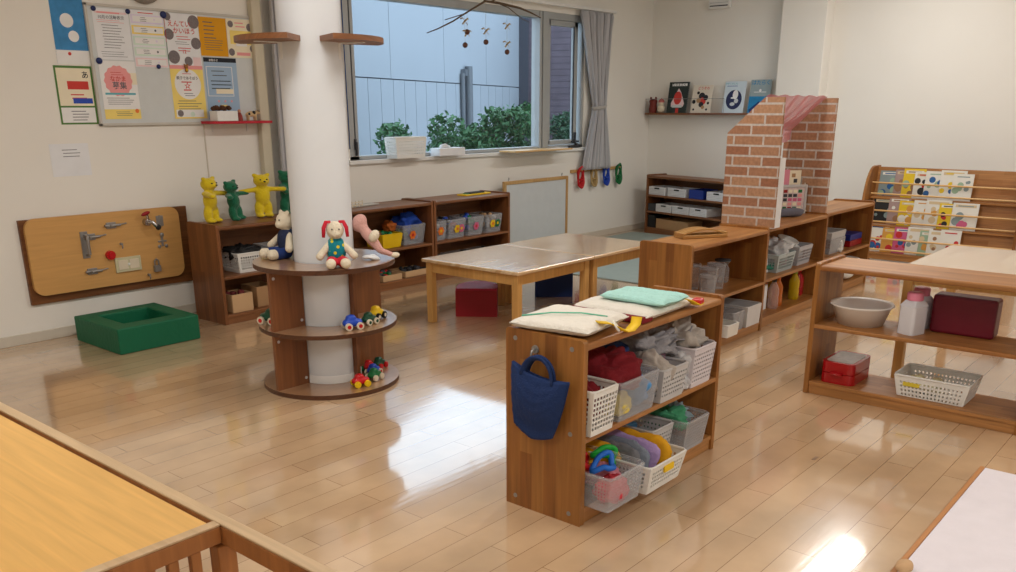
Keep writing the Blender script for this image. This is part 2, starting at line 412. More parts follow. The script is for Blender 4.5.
# ------------------------------------------------------------------ outside
BLD = mat('pale_blue_grey_siding', (146, 152, 160), .8, var=.05, vscale=1.5)
gv = [0.255, 0.627, 1.007, 1.36, 1.732, 2.106, 2.501, 2.858, 3.274, 3.65, 4.03, 4.41, 4.8, 5.18, 5.56, 5.95, 6.53]
rootb = thing('neighbouring_building', 'pale blue grey building with vertical wall panels outside the window', 'building', (7.7, 9.0, 0), math.atan2(.368, .93))
mb = MB().m(BLD); g = .012; lo = [-3.5, -3.1, -2.7, -2.3, -1.9, -1.5, -1.1, -.8, -.45, -.1]+gv
for a, b in zip(lo, lo[1:]): mb.box(a+g/2, b-g/2, 0, .08, -1.5, 1.655)
up = [-3.5, -.95, .945, 2.817, 4.698, 6.53]
for a, b in zip(up, up[1:]): mb.box(a+g/2, b-g/2, 0, .08, 1.67, 3.25)
mb.build('wall_panel', rootb)
MB().m(mat('joint_grey', (92, 98, 106), .8)).box(-3.5, 6.53, .06, .3, -1.5, 3.25).build('backing_wall', rootb)
mb = MB().m(mat('pipe_grey', (92, 96, 102), .5)).cyl((3.66, -.08, -1.2), (3.66, -.08, 1.93), .06).box(3.50, 3.62, -.08, 0, 1.78, 1.88).cyl((3.47, -.045, -1.2), (3.47, -.045, 1.82), .035)
mb.build('drain_pipe', rootb)
BRS = brickmat('plum_brown_siding', 3.0, .11, ((94, 82, 92), (88, 76, 86)), (64, 54, 64), 'v', ms=.008, scale_noise=6)
r2 = thing('brown_building', 'dark plum brown building with horizontal siding at the right of the window', 'building', (13.79, 11.39, 0), math.atan2(-.93, .368))
MB().m(BRS).box(.15, 6, 0, .3, -1.5, 3.4).build('siding_wall', r2)
MB().m(mat('dark_corner_trim', (58, 60, 70), .6)).box(-.15, .17, -.02, .32, -1.5, 3.4).build('corner_trim', r2)
mb = MB().m(mat('sky_blue_panel', (90, 136, 172), .5)).box(-.17, .03, -.45, -.32, 1.0, 1.45); tag(mb.build('wall_sign', bevel=.01), 'small light blue box on the far corner between the two buildings', 'sign', loc=(13.6, 11.2, 0), rz=math.atan2(.368, .93))
struct(MB().m(mat('outside_ground', (140, 138, 132), .9)).box(-2, 22, WY+.15, 20, -.35, -.3).build('trim_4'))
LEAF = mat('leaf_green', (52, 96, 56), .55, var=.5, vscale=9)
LEAF2 = mat('dark_leaf_green', (34, 74, 48), .55, var=.5, vscale=9)
def shrub(label, x, y, rx, ry, top, n, lm, seed):
    random.seed(seed)
    root = thing('garden_shrub', label, 'shrub', (x, y, -.3), 0, 'shrubs outside the window')
    mb = MB().m(lm)
    zc = .55
    lobes = [(random.uniform(-.75, .75)*rx, random.uniform(-.5, .5)*ry, random.uniform(.45, 1.02)) for _ in range(14)]
    for i in range(n):
        lx, ly, lz = random.choice(lobes)
        d = Vector((random.gauss(0, 1), random.gauss(0, 1), random.gauss(0, 1))).normalized()*random.uniform(.5, 1)*.24
        c = Vector((lx+d.x*rx*1.0, ly+d.y, (top+.3)*lz*.88+d.z*.75))
        if c.z > top+.36: c.z = top+.3
        s_ = random.uniform(.025, .045)
        R = Euler((random.uniform(-1, 1), random.uniform(-1, 1), random.uniform(0, 6.3))).to_matrix()
        q = [(-s_*.2, 0, 0), (0, -s_*.45, 0), (s_, -s_*.35, s_*.1), (s_*1.6, 0, 0), (s_, s_*.35, s_*.1), (0, s_*.45, 0)]
        mb.poly([c+R @ Vector(p) for p in q])
    mb.build('foliage', root)
    st = MB().m(mat('bark', (92, 74, 56), .9))
    for lx, ly, lz in lobes[:7]: st.tube([(lx*.2, ly*.2, 0), (lx*.6, ly*.6, (top+.3)*lz*.5), (lx, ly, (top+.3)*lz*.8)], [.02, .014, .007], 6)
    st.build('stem', root)
shrub('low leafy green shrub outside the window behind the tissue box', 6.70, 6.8, .60, .4, 1.28, 3400, LEAF, 1)
shrub('green shrub outside the window between the low bush and the tall one', 7.55, 7.0, .45, .4, 1.30, 2800, LEAF, 2)
shrub('tallest leafy green shrub outside the window left of the mullion', 8.25, 6.9, .55, .4, 1.42, 4200, LEAF, 3)
shrub('dark green shrub seen through the right casement', 9.35, 7.1, .6, .4, 1.30, 3000, LEAF2, 4)

# ------------------------------------------------------------------ ceiling lights (above the frame)
LAMP = mat('lamp_diffuser', (255, 250, 242), .5, emit=5)
def lamp(x, y, label):
    t = thing('ceiling_light', label, 'ceiling light', (x, y, CEIL-.07), 0, 'ceiling lights')
    MB().m(WHITE).box(-.64, .64, -.12, .12, .02, .07).build('housing', t, bevel=.005)
    MB().m(LAMP).box(-.62, .62, -.10, .10, 0, .02).build('diffuser', t, bevel=.005)
    L = bpy.data.lights.new('light', 'AREA'); L.shape = 'RECTANGLE'; L.size = 1.2; L.size_y = .22; L.energy = LAMPW; L.color = (1, .98, .95)
    o = bpy.data.objects.new('light', L); COL.objects.link(o); o.parent = t; o.location = (0, 0, -.012)
LAMPW = 23
for x in (-1, 1.6, 4.4, 7.2):
    for y in (-1.2, 2.35):
        lamp(x, y, 'long white ceiling light, row %s' % ('toward the window' if y > 0 else 'away from the window'))

# ------------------------------------------------------------------ shelf units
def shelf_unit(label, loc, rz, L, D=.31, H=.607, mids=(.30,), back=True, wx=None, wz=None, bolts=False, name='shelf_unit', group=None):
    wx = wx or SW_x; wz = wz or SW_z
    t = thing(name, label, 'shelf', loc, rz, group)
    th = .022
    for k, x in enumerate((0, L-th)):
        p = MB().m(wz).prism(rrect(0, D, 0, H+.012, .014, 4, (1, 1, 0, 0)), 'x', x, x+th).build('side_panel', t, bevel=.003)
        if bolts:
            xx = -.0015 if k == 0 else L-.0005
            for (yy, zz) in ((.045, H-.02), (D-.04, H-.02), (.045, .31), (.045, .035), (D-.04, .035)): MB().m(STEEL).cyl((xx, yy, zz), (xx+.002, yy, zz), .008, n=14).build('bolt_cap', p)
    MB().m(wx).prism(rrect(0, D, H-.024, H, .008, 3, (0, 1, 1, 0)), 'x', th, L-th).build('top', t, bevel=.002)
    for z in mids: MB().m(wx).prism(rrect(.0, D-.01, z-.02, z, .006, 3, (0, 1, 1, 0)), 'x', th, L-th).build('shelf_board', t, bevel=.002)
    MB().m(wx).box(th, L-th, .003, D-.01, .042, .06).build('bottom_board', t, bevel=.002)
    MB().m(wx).box(th, L-th, .008, .026, 0, .042).build('plinth', t, bevel=.002)
    if back: MB().m(wx).box(th, L-th, D-.016, D-.010, .06, H-.024).build('back_panel', t)
    return t

shelf_unit('low honey brown shelf in front, blue bag hooked on its end', (2.10, 1.482, 0), 0, .905, bolts=True, back=False)
shelf_unit('honey brown shelf in the middle row holding clear canisters', (4.025, 2.185, 0), 0, .925)
shelf_unit('honey brown shelf with brick panels standing on its top', (4.955, 2.205, 0), 0, .955)
shelf_unit('honey brown shelf at the far end of the row before the magazine rack', (5.915, 2.235, 0), 0, .985)
shelf_unit('open-backed honey brown shelf at the right holding a wash basin', (3.93, 1.50, 0), -PI/2, .92, mids=(.335,), back=False)
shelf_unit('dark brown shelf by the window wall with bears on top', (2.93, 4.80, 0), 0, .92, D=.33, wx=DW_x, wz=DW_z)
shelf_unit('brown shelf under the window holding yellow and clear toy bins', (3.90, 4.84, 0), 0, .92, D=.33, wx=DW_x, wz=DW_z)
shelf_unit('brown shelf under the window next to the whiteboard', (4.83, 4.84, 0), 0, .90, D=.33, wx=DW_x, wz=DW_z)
farrot = math.atan2(-.968, -.25)
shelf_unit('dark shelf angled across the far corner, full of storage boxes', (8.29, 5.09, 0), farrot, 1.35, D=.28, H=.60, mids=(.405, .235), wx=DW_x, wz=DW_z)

# ------------------------------------------------------------------ baskets / bins
def wallgrid(mb, a, b, c, d, nx, nz, hole, zr=(0, 1), xr=(0, 1)):
    """quad a,b (bottom) c,d (top, c above b); nx x nz cells, with square holes inside zr"""
    a, b, c, d = map(Vector, (a, b, c, d))
    P = lambda u, v: (a*(1-u)+b*u)*(1-v)+(d*(1-u)+c*u)*v
    for i in range(nx):
        for j in range(nz):
            u0, u1, v0, v1 = i/nx, (i+1)/nx, j/nz, (j+1)/nz
            um, vm = (u0+u1)/2, (v0+v1)/2
            if zr[0] <= vm <= zr[1] and xr[0] <= um <= xr[1]:
                h = hole/2; du, dv = (u1-u0), (v1-v0)
                o = [P(u0, v0), P(u1, v0), P(u1, v1), P(u0, v1)]
                n = [P(um-h*du, vm-h*dv), P(um+h*du, vm-h*dv), P(um+h*du, vm+h*dv), P(um-h*du, vm+h*dv)]
                mb.add(o+n, [(0, 1, 5, 4), (1, 2, 6, 5), (2, 3, 7, 6), (3, 0, 4, 7)])
            else: mb.add([P(u0, v0), P(u1, v0), P(u1, v1), P(u0, v1)], [(0, 1, 2, 3)])
def basket(label, loc, rz, L, W, H, mt, cell=.0155, hole=.66, taper=.88, holes=True, rim=.006, name='basket', cat='basket', group=None, zr=(.1, .88), tagm=None):
    t = thing(name, label, cat, loc, rz, group)
    mb = MB().m(mt); l, w = L/2, W/2; lb, wb = l*taper, w*taper
    B = [(-lb, -wb, 0), (lb, -wb, 0), (lb, wb, 0), (-lb, wb, 0)]; T = [(-l, -w, H), (l, -w, H), (l, w, H), (-l, w, H)]
    for k in range(4):
        q = (k+1) % 4; ln = L if k % 2 == 0 else W
        if holes: wallgrid(mb, B[k], B[q], T[q], T[k], max(3, int(ln/cell)), max(3, int(H/cell)), hole, zr, (.04, .96))
        else: wallgrid(mb, B[k], B[q], T[q], T[k], 1, 1, 0, (2, 3))
    mb.add(B, [(0, 1, 2, 3)])
    mb.build('body', t, solid=.0025, merge=True)
    pts = []
    r = .02
    for (cx, cy, a0) in ((l-r, w-r, 0), (-l+r, w-r, 90), (-l+r, -w+r, 180), (l-r, -w+r, 270)):
        pts += [(cx+r*math.cos(math.radians(a0+30*i)), cy+r*math.sin(math.radians(a0+30*i)), H) for i in range(4)]
    MB().m(mt).tube(pts, rim, 6, True, flat=.7).build('rim', t)
    if tagm: MB().m(tagm).box(-.03, .03, -w*.99-.004, -w*.99+.002, H*.62, H*.84).build('handle_opening', t)
    return t
def bundle(label, loc, size, mt, rz=0, seed=1, name='folded_cloth', cat='cloth', amp=.02, e=.55, freq=14, tilt=(0, 0), ridges=0, group=None, n=44):
    mb = MB().m(mt).ell((0, 0, 0), (size[0]/2, size[1]/2, size[2]/2), (tilt[0], tilt[1], 0), n=n, e=min(1, e+.12))
    k = min(size)
    for v in mb.bm.verts:
        q = v.co+Vector((seed*1.7, seed*.9, seed*.4)); d = v.co.normalized()
        w = noise.noise(q*freq)*amp+(abs(noise.noise(q*freq*2.2))-.25)*amp*1.1+(abs(noise.noise(Vector((q.x*6, q.y*freq*3, q.z*freq*2))))-.25)*amp*.5
        v.co += d*min(w, k*.35); v.co.z += size[2]/2
    if ridges:
        for v in mb.bm.verts: v.co += Vector((0, 0, 1))*0.004*math.sin(v.co.y*ridges)
    o = mb.build(name); tag(o, label, cat, group, loc, rz); return o

# near shelf, upper: z=.30
YB = 1.60
basket('white perforated basket at the left end of the upper shelf near the bag', (2.196, 1.585, .301), 0, .135, .25, .15, WP)
bundle('dark red cloth in the leftmost white basket', (2.20, 1.585, .31), (.10, .2, .145), DREDC, seed=2)
basket('clear basket of dark red and yellow cloths on the upper shelf', (2.415, 1.60, .301), 0, .24, .26, .135, CLEARG, hole=.5, cell=.011)
bundle('large dark red cloth bundle heaped in the clear basket', (2.39, 1.60, .375), (.22, .23, .125), DREDC, seed=3, amp=.03)
bundle('yellow cloth at the bottom of the clear basket', (2.36, 1.585, .303), (.13, .2, .075), mat('pale_yellow_cloth', (216, 196, 96), .9, bump=.3), seed=4)
bundle('light blue cloth folded upright beside the yellow cloth', (2.48, 1.585, .303), (.06, .20, .12), SKYC, seed=5)
bundle('navy cloth tucked behind the dark red bundle', (2.50, 1.66, .42), (.10, .10, .09), NAVY, seed=6)
basket('grey white basket of beige cloth, second from the right on the upper shelf', (2.64, 1.59, .301), 0, .17, .25, .12, WPG, hole=.5)
bundle('beige grey cloth rolled in the basket', (2.60, 1.55, .325), (.09, .15, .145), BEIGEC, seed=8, tilt=(.2, .1))
bundle('mauve cloth lying behind the beige cloth', (2.69, 1.62, .36), (.11, .14, .10), mat('mauve_cloth', (150, 110, 132), .9, bump=.3), seed=9)
bundle('grey mesh bag heaped over two baskets on the upper shelf', (2.70, 1.63, .425), (.24, .18, .10), mat('grey_mesh', (150, 148, 152), .8, bump=.6), seed=10, amp=.05, freq=20)
basket('white basket at the right end of the upper shelf near the end panel', (2.86, 1.60, .301), 0, .16, .26, .15, mat('off_white_plastic', (214, 208, 214), .4), hole=.52)
bundle('crumpled silver grey bag sticking up from the right hand basket', (2.85, 1.60, .40), (.14, .20, .12), BEIGEC, seed=12, amp=.06, freq=18, tilt=(0, -.4))
bundle('clear plastic bag pressed against the right basket', (2.765, 1.52, .302), (.07, .06, .12), WRAP, seed=13, amp=.04, freq=24, name='plastic_bag', cat='bag')
# strap of the mesh bag
tag(MB().m(mat('grey_mesh', (0, 0, 0))).tube([(-.10, 0, 0), (-.06, -.03, .05), (0, -.04, .04), (.06, -.02, .075), (.11, 0, .04), (.12, .02, 0)], .012, 8, flat=.3).build('bag_strap'), 'grey strap looping out above the right hand basket', 'strap', loc=(2.80, 1.56, .44))
# near shelf, lower: z=.06
basket('clear basket of pink and red toys at the left of the bottom shelf', (2.225, 1.515, .061), 0, .20, .26, .12, CLEAR, hole=.5, cell=.012)
bundle('red knitted pouch in the clear bottom basket', (2.225, 1.45, .066), (.12, .09, .08), mat('red_knit', (206, 54, 66), .9, bump=.8), seed=21)
bundle('pink cloth in the clear bottom basket', (2.285, 1.53, .066), (.06, .14, .08), mat('rose_cloth', (222, 140, 158), .9, bump=.5), seed=22)
bundle('striped yellow and blue cloth piece in the clear bottom basket', (2.26, 1.60, .07), (.10, .08, .09), YELC, seed=23)
mb = MB().m(GREEN)
def ring(mb, c, r, tr, rot, n=28, wob=0):
    R = Euler(rot).to_matrix()
    return mb.tube([Vector(c)+R @ Vector((r*(1+wob*math.sin(3*2*PI*k/n))*math.cos(2*PI*k/n), r*math.sin(2*PI*k/n)*(1-wob), wob*r*math.sin(2*2*PI*k/n))) for k in range(n)], tr, 8, True)
tag(ring(MB().m(mat('bright_green', (20, 170, 60), .5)), (0, 0, 0), .048, .010, (.5, .3, 0), wob=.35).build('toy_ring'), 'bright green toy ring on top of the clear bottom basket', 'toy', loc=(2.285, 1.51, .185))
tag(ring(MB().m(mat('bright_blue', (30, 110, 214), .5)), (0, 0, 0), .042, .010, (.3, -.2, 0), wob=.3).build('toy_ring'), 'bright blue toy ring on top of the clear bottom basket', 'toy', loc=(2.22, 1.475, .185))
tag(ring(MB().m(RED), (0, 0, 0), .045, .012, (.2, .1, 0), wob=.3).build('toy_ring'), 'red toy ring half hidden behind the shelf end', 'toy', loc=(2.185, 1.555, .18))
basket('large white perforated basket full of folded cloths on the bottom shelf', (2.44, 1.545, .061), 0, .235, .37, .10, WP, cell=.0155, tagm=YSTR)
for (x, y, sx, m_, lb, sd) in ((2.345, 1.63, .06, YELC, 'mustard yellow cloth at the left back of the large white basket', 31), (2.372, 1.57, .045, GREYC, 'dark grey rolled cloth standing in the large white basket', 32),
                          (2.415, 1.555, .045, GREYC2, 'blue grey folded cloth in the large white basket', 33), (2.462, 1.545, .05, LILAC, 'lilac folded cloth in the large white basket', 34),
                          (2.512, 1.53, .055, YELC, 'golden yellow folded cloth at the front right of the large white basket', 35)):
    bundle(lb, (x, y, .085), (sx, .27, .115), m_, seed=sd, amp=.012, tilt=(0, .25), e=.5)
basket('grey white basket behind the large white one on the bottom shelf', (2.65, 1.64, .061), 0, .15, .26, .12, WPG, hole=.5)
bundle('light blue cloth edge at the back of the bottom shelf', (2.60, 1.67, .13), (.16, .1, .05), SKYC, seed=36)
basket('clear basket of green cloths at the right of the bottom shelf', (2.82, 1.60, .061), 0, .17, .28, .12, CLEARG, hole=.5, cell=.012)
bundle('crumpled green cloth in the right bottom basket', (2.80, 1.59, .12), (.09, .14, .08), GREENC, seed=37, amp=.04, freq=25)
bundle('grey and white patterned cloth in the right bottom basket', (2.87, 1.61, .115), (.09, .16, .09), mat('patterned_grey_cloth', (140, 160, 168), .9, bump=.6, var=.5, vscale=60), seed=38, amp=.04, freq=25)

# quilted mats on the near shelf
def pad(label, loc, rz, L, W, T, mt, extra=None, quilt=.018, name='quilted_mat'):
    t = thing(name, label, 'mat', loc, rz)
    mb = MB().m(mt); nx, ny = 44, 30
    def hgt(u, v, s_):
        e_ = (1-abs(u)**7)*(1-abs(v)**7)
        q = .5+.5*math.cos((u*L/2+v*W/2)*2*PI/quilt/1.4)*math.cos((u*L/2-v*W/2)*2*PI/quilt/1.4)
        return (T/2*max(0, e_)**.5+.0022*q*(e_ > .1))*s_
    top = [(-L/2+L*i/nx, -W/2+W*j/ny, T/2+hgt(-1+2*i/nx, -1+2*j/ny, 1)+.004*noise.noise(Vector((i*.1, j*.1, L*9)))) for j in range(ny+1) for i in range(nx+1)]
    bot = [(x, y, T-z if False else max(.0, T/2-hgt(-1+2*i/nx, -1+2*j/ny, 1)*1.0)) for j in range(ny+1) for i in range(nx+1) for (x, y, z) in (top[j*(nx+1)+i],)]
    idx = lambda i, j: j*(nx+1)+i
    fs = [(idx(i, j), idx(i+1, j), idx(i+1, j+1), idx(i, j+1)) for j in range(ny) for i in range(nx)]
    mb.add(top, fs, True); mb.add(bot, [f[::-1] for f in fs], True)
    mb.build('pad', t, merge=True)
    if extra: extra(t, L, W, T)
    return t
def ex1(t, L, W, T):
    MB().m(mat('green_piping', (110, 190, 160), .7)).tube([(-L*.36, W*.42, T*.97+.003), (-L*.16, W*.15, T+.010), (0, -W*.15, T+.010), (.03, -W*.42, T*.97+.003)], .0026, 6).build('piping', t)
def strap(mb, pts, w, th=.003):
    vs = []
    for i, p in enumerate(pts):
        p = Vector(p); d = Vector(pts[min(i+1, len(pts)-1)])-Vector(pts[max(i-1, 0)]); side = d.cross(Vector((0, 0, 1)))
        side = side.normalized() if side.length > 1e-6 else Vector((1, 0, 0)); nn = side.cross(d).normalized()
        vs += [p+side*w/2, p-side*w/2, p-side*w/2+nn*th, p+side*w/2+nn*th]
    n = len(pts); fs = []
    for i in range(n-1):
        for k in range(4): fs.append((i*4+k, i*4+(k+1) % 4, (i+1)*4+(k+1) % 4, (i+1)*4+k))
    fs += [(0, 1, 2, 3), tuple((n-1)*4+k for k in (3, 2, 1, 0))]
    return mb.add(vs, fs, True)
ex1b = ex1
def exs(t, L, W, T):
    ex1b(t, L, W, T)
    strap(MB().m(YSTR), [(-.06, -.13, .036), (-.03, -.155, .030), (.0, -.172, .012), (.03, -.180, -.006), (.07, -.182, -.010), (.11, -.182, .002), (.14, -.172, .018)], .034).build('strap', t)
    ring(MB().m(WP), (-.012, -.172, .020), .017, .0035, (1.0, .2, .3)).build('buckle', t)
pad('cream quilted mat with a thin green line, nearest the bag end of the shelf', (2.248, 1.645, .6195), .13, .29, .285, .034, CREAMQ, exs)
def exr(t, L, W, T):
    MB().m(DREDC).prism(rrect(-L/2-.022, -L/2+.05, .0, .022, .008, 3), 'y', -W/2+.004, W/2-.004).build('edging', t)
pad('cream quilted mat with dark red edging, under the mint one', (2.63, 1.64, .609), .03, .36, .30, .036, CREAMQ, exr)
def exy(t, L, W, T):
    strap(MB().m(YSTR), [(.06, -.10, .010), (.10, -.125, -.004), (.14, -.13, -.026), (.19, -.115, -.028)], .036).build('strap', t)
    MB().m(RED).obox((.165, -.122, -.018), (.045, .035, .022), (0, 0, .2)).build('strap_end', t, bevel=.006)
pad('mint green quilted mat on top of the cream one at the far end', (2.625, 1.60, .648), .0, .18, .26, .024, MINTQ, exy)

# blue quilted bag on the hook
hk = MB().m(STEEL).cyl((0, 0, .012), (-.006, 0, .012), .013).tube([(-.004, 0, .012), (-.02, 0, .01), (-.024, 0, -.008), (-.016, 0, -.014)], .004).build('hook')
tag(hk, 'small steel hook on the end panel of the front shelf', 'hook', loc=(2.0985, 1.667, .552))
bag = thing('quilted_bag', 'navy blue quilted tote bag hanging from the hook on the shelf end', 'bag', (2.095, 1.655, .275), 0); bag.rotation_euler = (.13, 0, 0)
mb = MB().m(NAVY); nx, nz = 26, 26
vs = []
for sgn in (-1, 1):
    for j in range(nz+1):
        for i in range(nx+1):
            u, v = -1+2*i/nx, j/nz
            half = .092+.022*v if v < .99 else .112
            zz = .215*v+(1-v)*(.028*abs(u)**1.5) + (.018*(abs(u))**2*v)
            yy = u*half*(1-.16*(1-v)**3)
            bulge = (.020*math.sin(PI*min(1, (1-v)*1.1+.08))*(1-abs(u)**4)+.004)
            q = .0022*math.cos((yy+zz)*2*PI/.022)*math.cos((yy-zz)*2*PI/.022)
            vs.append((-.026+sgn*(-1)*(bulge+q if sgn > 0 else bulge*.5)*1.0 if True else 0, yy, zz))
N = (nx+1)*(nz+1)
fs = [(s_*N+j*(nx+1)+i, s_*N+j*(nx+1)+i+1, s_*N+(j+1)*(nx+1)+i+1, s_*N+(j+1)*(nx+1)+i) for s_ in (0, 1) for j in range(nz) for i in range(nx)]
mb.add(vs, fs, True); b_ = mb.build('bag_body', bag, solid=.004, merge=True)
def arc(y0, y1, z0, h, x, n=16): return [(x, (y0+y1)/2+(y1-y0)/2*-math.cos(PI*k/n), z0+h*math.sin(PI*k/n)) for k in range(n+1)]
for xx in (-.032, -.018):
    MB().m(NAVY).tube(arc(-.052, .062, .205, .07, xx), .013, 8, flat=.45).build('handle', bag)

# ------------------------------------------------------------------ column and round shelf
CX, CY = 2.625, 3.38
struct(MB().m(COLM).lathe([(.141, 0), (.141, CEIL)], (CX, CY, 0), 64).build('trim_5'))
MB_ = MB().m(WHITE).lathe([(.145, 0), (.145, .055), (.1412, .06)], (CX, CY, 0), 64); struct(MB_.build('trim_6'))
rs = thing('round_shelf', 'round three-tier wooden shelf built around the white column', 'shelf', (CX, CY, 0))
EDGE = wood('dark_ply_edge', (96, 58, 34), (84, 50, 30), 'x', strip=.004, length=3, contrast=.3)
def ringdisc(name, parent, r, z0, z1, rin=.146, a0=0, a1=2*PI, top=RW_x, edge=EDGE, n=72):
    mb = MB(); full = abs(a1-a0-2*PI) < 1e-6; k = n if full else n+1
    A = [a0+(a1-a0)*i/n for i in range(k)]
    o = [(r*math.cos(a), r*math.sin(a)) for a in A]; q = [(rin*math.cos(a), rin*math.sin(a)) for a in A]
    V = [(x, y, z0) for x, y in o]+[(x, y, z1) for x, y in o]+[(x, y, z0) for x, y in q]+[(x, y, z1) for x, y in q]
    F1, F2 = [], []
    for i in range(n):
        j = (i+1) % k
        F1 += [(k+i, k+j, 3*k+j, 3*k+i), (i, 2*k+i, 2*k+j, j)]
        F2 += [(i, j, k+j, k+i), (2*k+i, 3*k+i, 3*k+j, 2*k+j)]
    if not full: F2 += [(0, k, 3*k, 2*k), (k-1, 3*k-1, 4*k-1, 2*k-1)]
    vv = V
    mb.m(top).add(vv, F1); mb.m(edge).add(vv, F2)
    return mb.build(name, parent, merge=True)
ringdisc('bottom_disc', rs, .33, 0, .022); ringdisc('middle_disc', rs, .33, .287, .307); ringdisc('top_disc', rs, .333, .583, .605)
# upright panels left and right of the column, with a short spacer board beside it
for (z0, z1) in ((.022, .287), (.307, .583)):
    for (xa, xb) in ((-.325, -.146), (.146, .335)):
        p = MB().m(RW_z).box(xa, xb, -.010, .010, z0, z1).build('upright_panel', rs, bevel=.001)
        if xa < 0:
            for (xx, zz) in ((-.305, z1-.03), (-.165, z0+.03)): MB().m(WPG).cyl((xx, -.0125, zz), (xx, -.010, zz), .007, n=12).build('bolt_cap', p)
    for sg in (-1, 1): MB().m(RW_z).box(.022 if sg < 0 else -.042, .042 if sg < 0 else -.022, min(sg*.141, sg*.172), max(sg*.141, sg*.172), z0, z1).build('spacer_board', rs, bevel=.001)
VA = math.atan2(-CY, -CX)
# half-ring shelves high on the column
for (a0, a1, lb) in ((VA+.30+.0, VA+1.9, 'crescent wooden wall shelf on the column, right half'), (VA-1.9, VA-.28, 'crescent wooden wall shelf on the column, left half')):
    t = thing('crescent_shelf', lb, 'shelf', (CX, CY, 1.565))
    ringdisc('board', t, .325, 0, .022, .142, a0, a1, top=wood('crescent_wood', (150, 98, 58), (136, 86, 50), 'x', strip=.3, length=2), edge=MATS['crescent_wood'], n=40)
    am = (a0+a1)/2
    q = MB().m(WHITE); q.T = Matrix.Rotation(am, 4, 'Z'); q.box(.138, .142, -.012, .012, -.07, -.0005).box(.142, .26, -.012, .012, -.004, -.0005); q.build('bracket', t)

# toy bears / dolls
def bear(label, loc, rz, mt, h=.29, arms=((-.9, .15), (.9, -.1)), group='knitted bears on the shelf by the window wall', lean=0, ears=1):
    t = thing('knitted_bear', label, 'stuffed toy', loc, rz, group); t.scale = (1.42, 1.3, 1)
    s_ = h/.29; mb = MB().m(mt); mb.T = Matrix.Scale(s_, 4) @ Matrix.Rotation(lean, 4, 'Y')
    mb.ell((0, 0, .235), (.038, .036, .040), n=20).ell((0, -.03, .228), (.018, .018, .015), n=14)
    for sx in (-1, 1):
        mb.ell((sx*.031, 0, .270), (.014, .010, .014), n=12)
        mb.ell((sx*.022, 0, .055), (.021, .022, .058), n=16); mb.ell((sx*.022, -.014, .014), (.021, .030, .015), n=14)
    mb.ell((0, 0, .135), (.036, .030, .062), n=20).ell((0, 0, .198), (.022, .022, .02), n=12)
    for sx, (dy, dz) in zip((-1, 1), arms):
        # arm from shoulder outward; dy is forward reach
        p = Vector((sx*.030, 0, .180)); d = Vector((sx*abs(math.cos(dy))*.07, -math.sin(abs(dy))*.07*(1 if dy >= 0 else 1), dz*.1))
        for k in range(7): mb.ell(p+d*(k/6), (.0165, .0165, .0165), n=12)
    mb.build('body', t, remesh=.0065*s_)
    e = MB().m(BLACK); e.T = Matrix.Scale(s_, 4) @ Matrix.Rotation(lean, 4, 'Y')
    for sx in (-1, 1): e.ell((sx*.015, -.034, .243), (.0045, .004, .0045), n=10)
    e.build('eye', t)
    e = MB().m(BLACK); e.T = Matrix.Scale(s_, 4) @ Matrix.Rotation(lean, 4, 'Y'); e.ell((0, -.047, .232), (.006, .004, .005), n=10).build('nose', t)
    return t
bear('yellow knitted bear at the left end of the shelf, arm stretched sideways', (3.045, 5.02, .608), .35, BEARY, h=.29, arms=((1.2, -.1), (.1, -.1)))
bear('green knitted bear leaning between two yellow bears', (3.225, 5.02, .608), .3, BEARG, h=.262, arms=((.9, .0), (.1, -.1)), lean=-.12)
bear('yellow knitted bear nearest the column with both arms out', (3.43, 5.02, .608), -.25, BEARY, h=.29, arms=((.1, -.1), (.1, -.05)))
bear('green knitted bear almost hidden behind the column', (3.655, 5.06, .608), .0, BEARG, h=.30, arms=((1.3, -.3), (1.3, -.3)))

def doll(label, loc, rz, body, ears, garment, feet, legs_m, shorts_m=None, sitting=True, long_ears=None, s_=1.0):
    t = thing('stuffed_doll', label, 'stuffed toy', loc, rz)
    S = Matrix.Scale(s_, 4)
    mb = MB().m(body); mb.T = S
    mb.ell((0, 0, .145), (.036, .034, .037), n=20).ell((0, -.026, .132), (.020, .016, .016), n=14)
    mb.ell((0, .005, .062), (.034, .030, .055), n=18)
    for sx in (-1, 1):
        p0 = Vector((sx*.026, 0, .092)); p1 = Vector((sx*.068, -.03, .045))
        for k in range(9): mb.ell(p0.lerp(p1, k/8), (.013+.004*k/8,)*3, n=12)
        q0 = Vector((sx*.018, -.01, .020)); q1 = Vector((sx*.030, -.085, .022))
        for k in range(9): mb.ell(q0.lerp(q1, k/8), (.017+.005*k/8,)*3, n=12)
        if not long_ears: mb.ell((sx*.026, 0, .178), (.012, .008, .013), n=12)
    mb.build('body', t, remesh=.006*s_)
    if garment:
        g = MB().m(garment); g.T = S
        g.ell((0, .004, .066), (.040, .036, .052), n=22, e=.85); g.build('shirt', t)
    if shorts_m:
        g = MB().m(shorts_m); g.T = S
        for sx in (-1, 1):
            q0 = Vector((sx*.018, -.01, .022)); q1 = Vector((sx*.026, -.060, .022))
            for k in range(7): g.ell(q0.lerp(q1, k/6), (.0235,)*3, n=12)
        g.build('shorts', t, remesh=.006*s_)
    if long_ears:
        for sx in (-1, 1):
            g = MB().m(long_ears); g.T = S
            g.tube([(sx*.016, 0, .178), (sx*.034, -.004, .178), (sx*.045, -.008, .155), (sx*.048, -.012, .118)], [.007, .010, .011, .008], 8, flat=.5).build('ear', t)
    e = MB().m(BLACK); e.T = S
    for sx in (-1, 1): e.ell((sx*.014, -.033, .152), (.003, .003, .003), n=8)
    e.build('eye', t)
    return t
TEALP = mat('teal_floral_cloth', (20, 120, 130), .9, bump=.3)
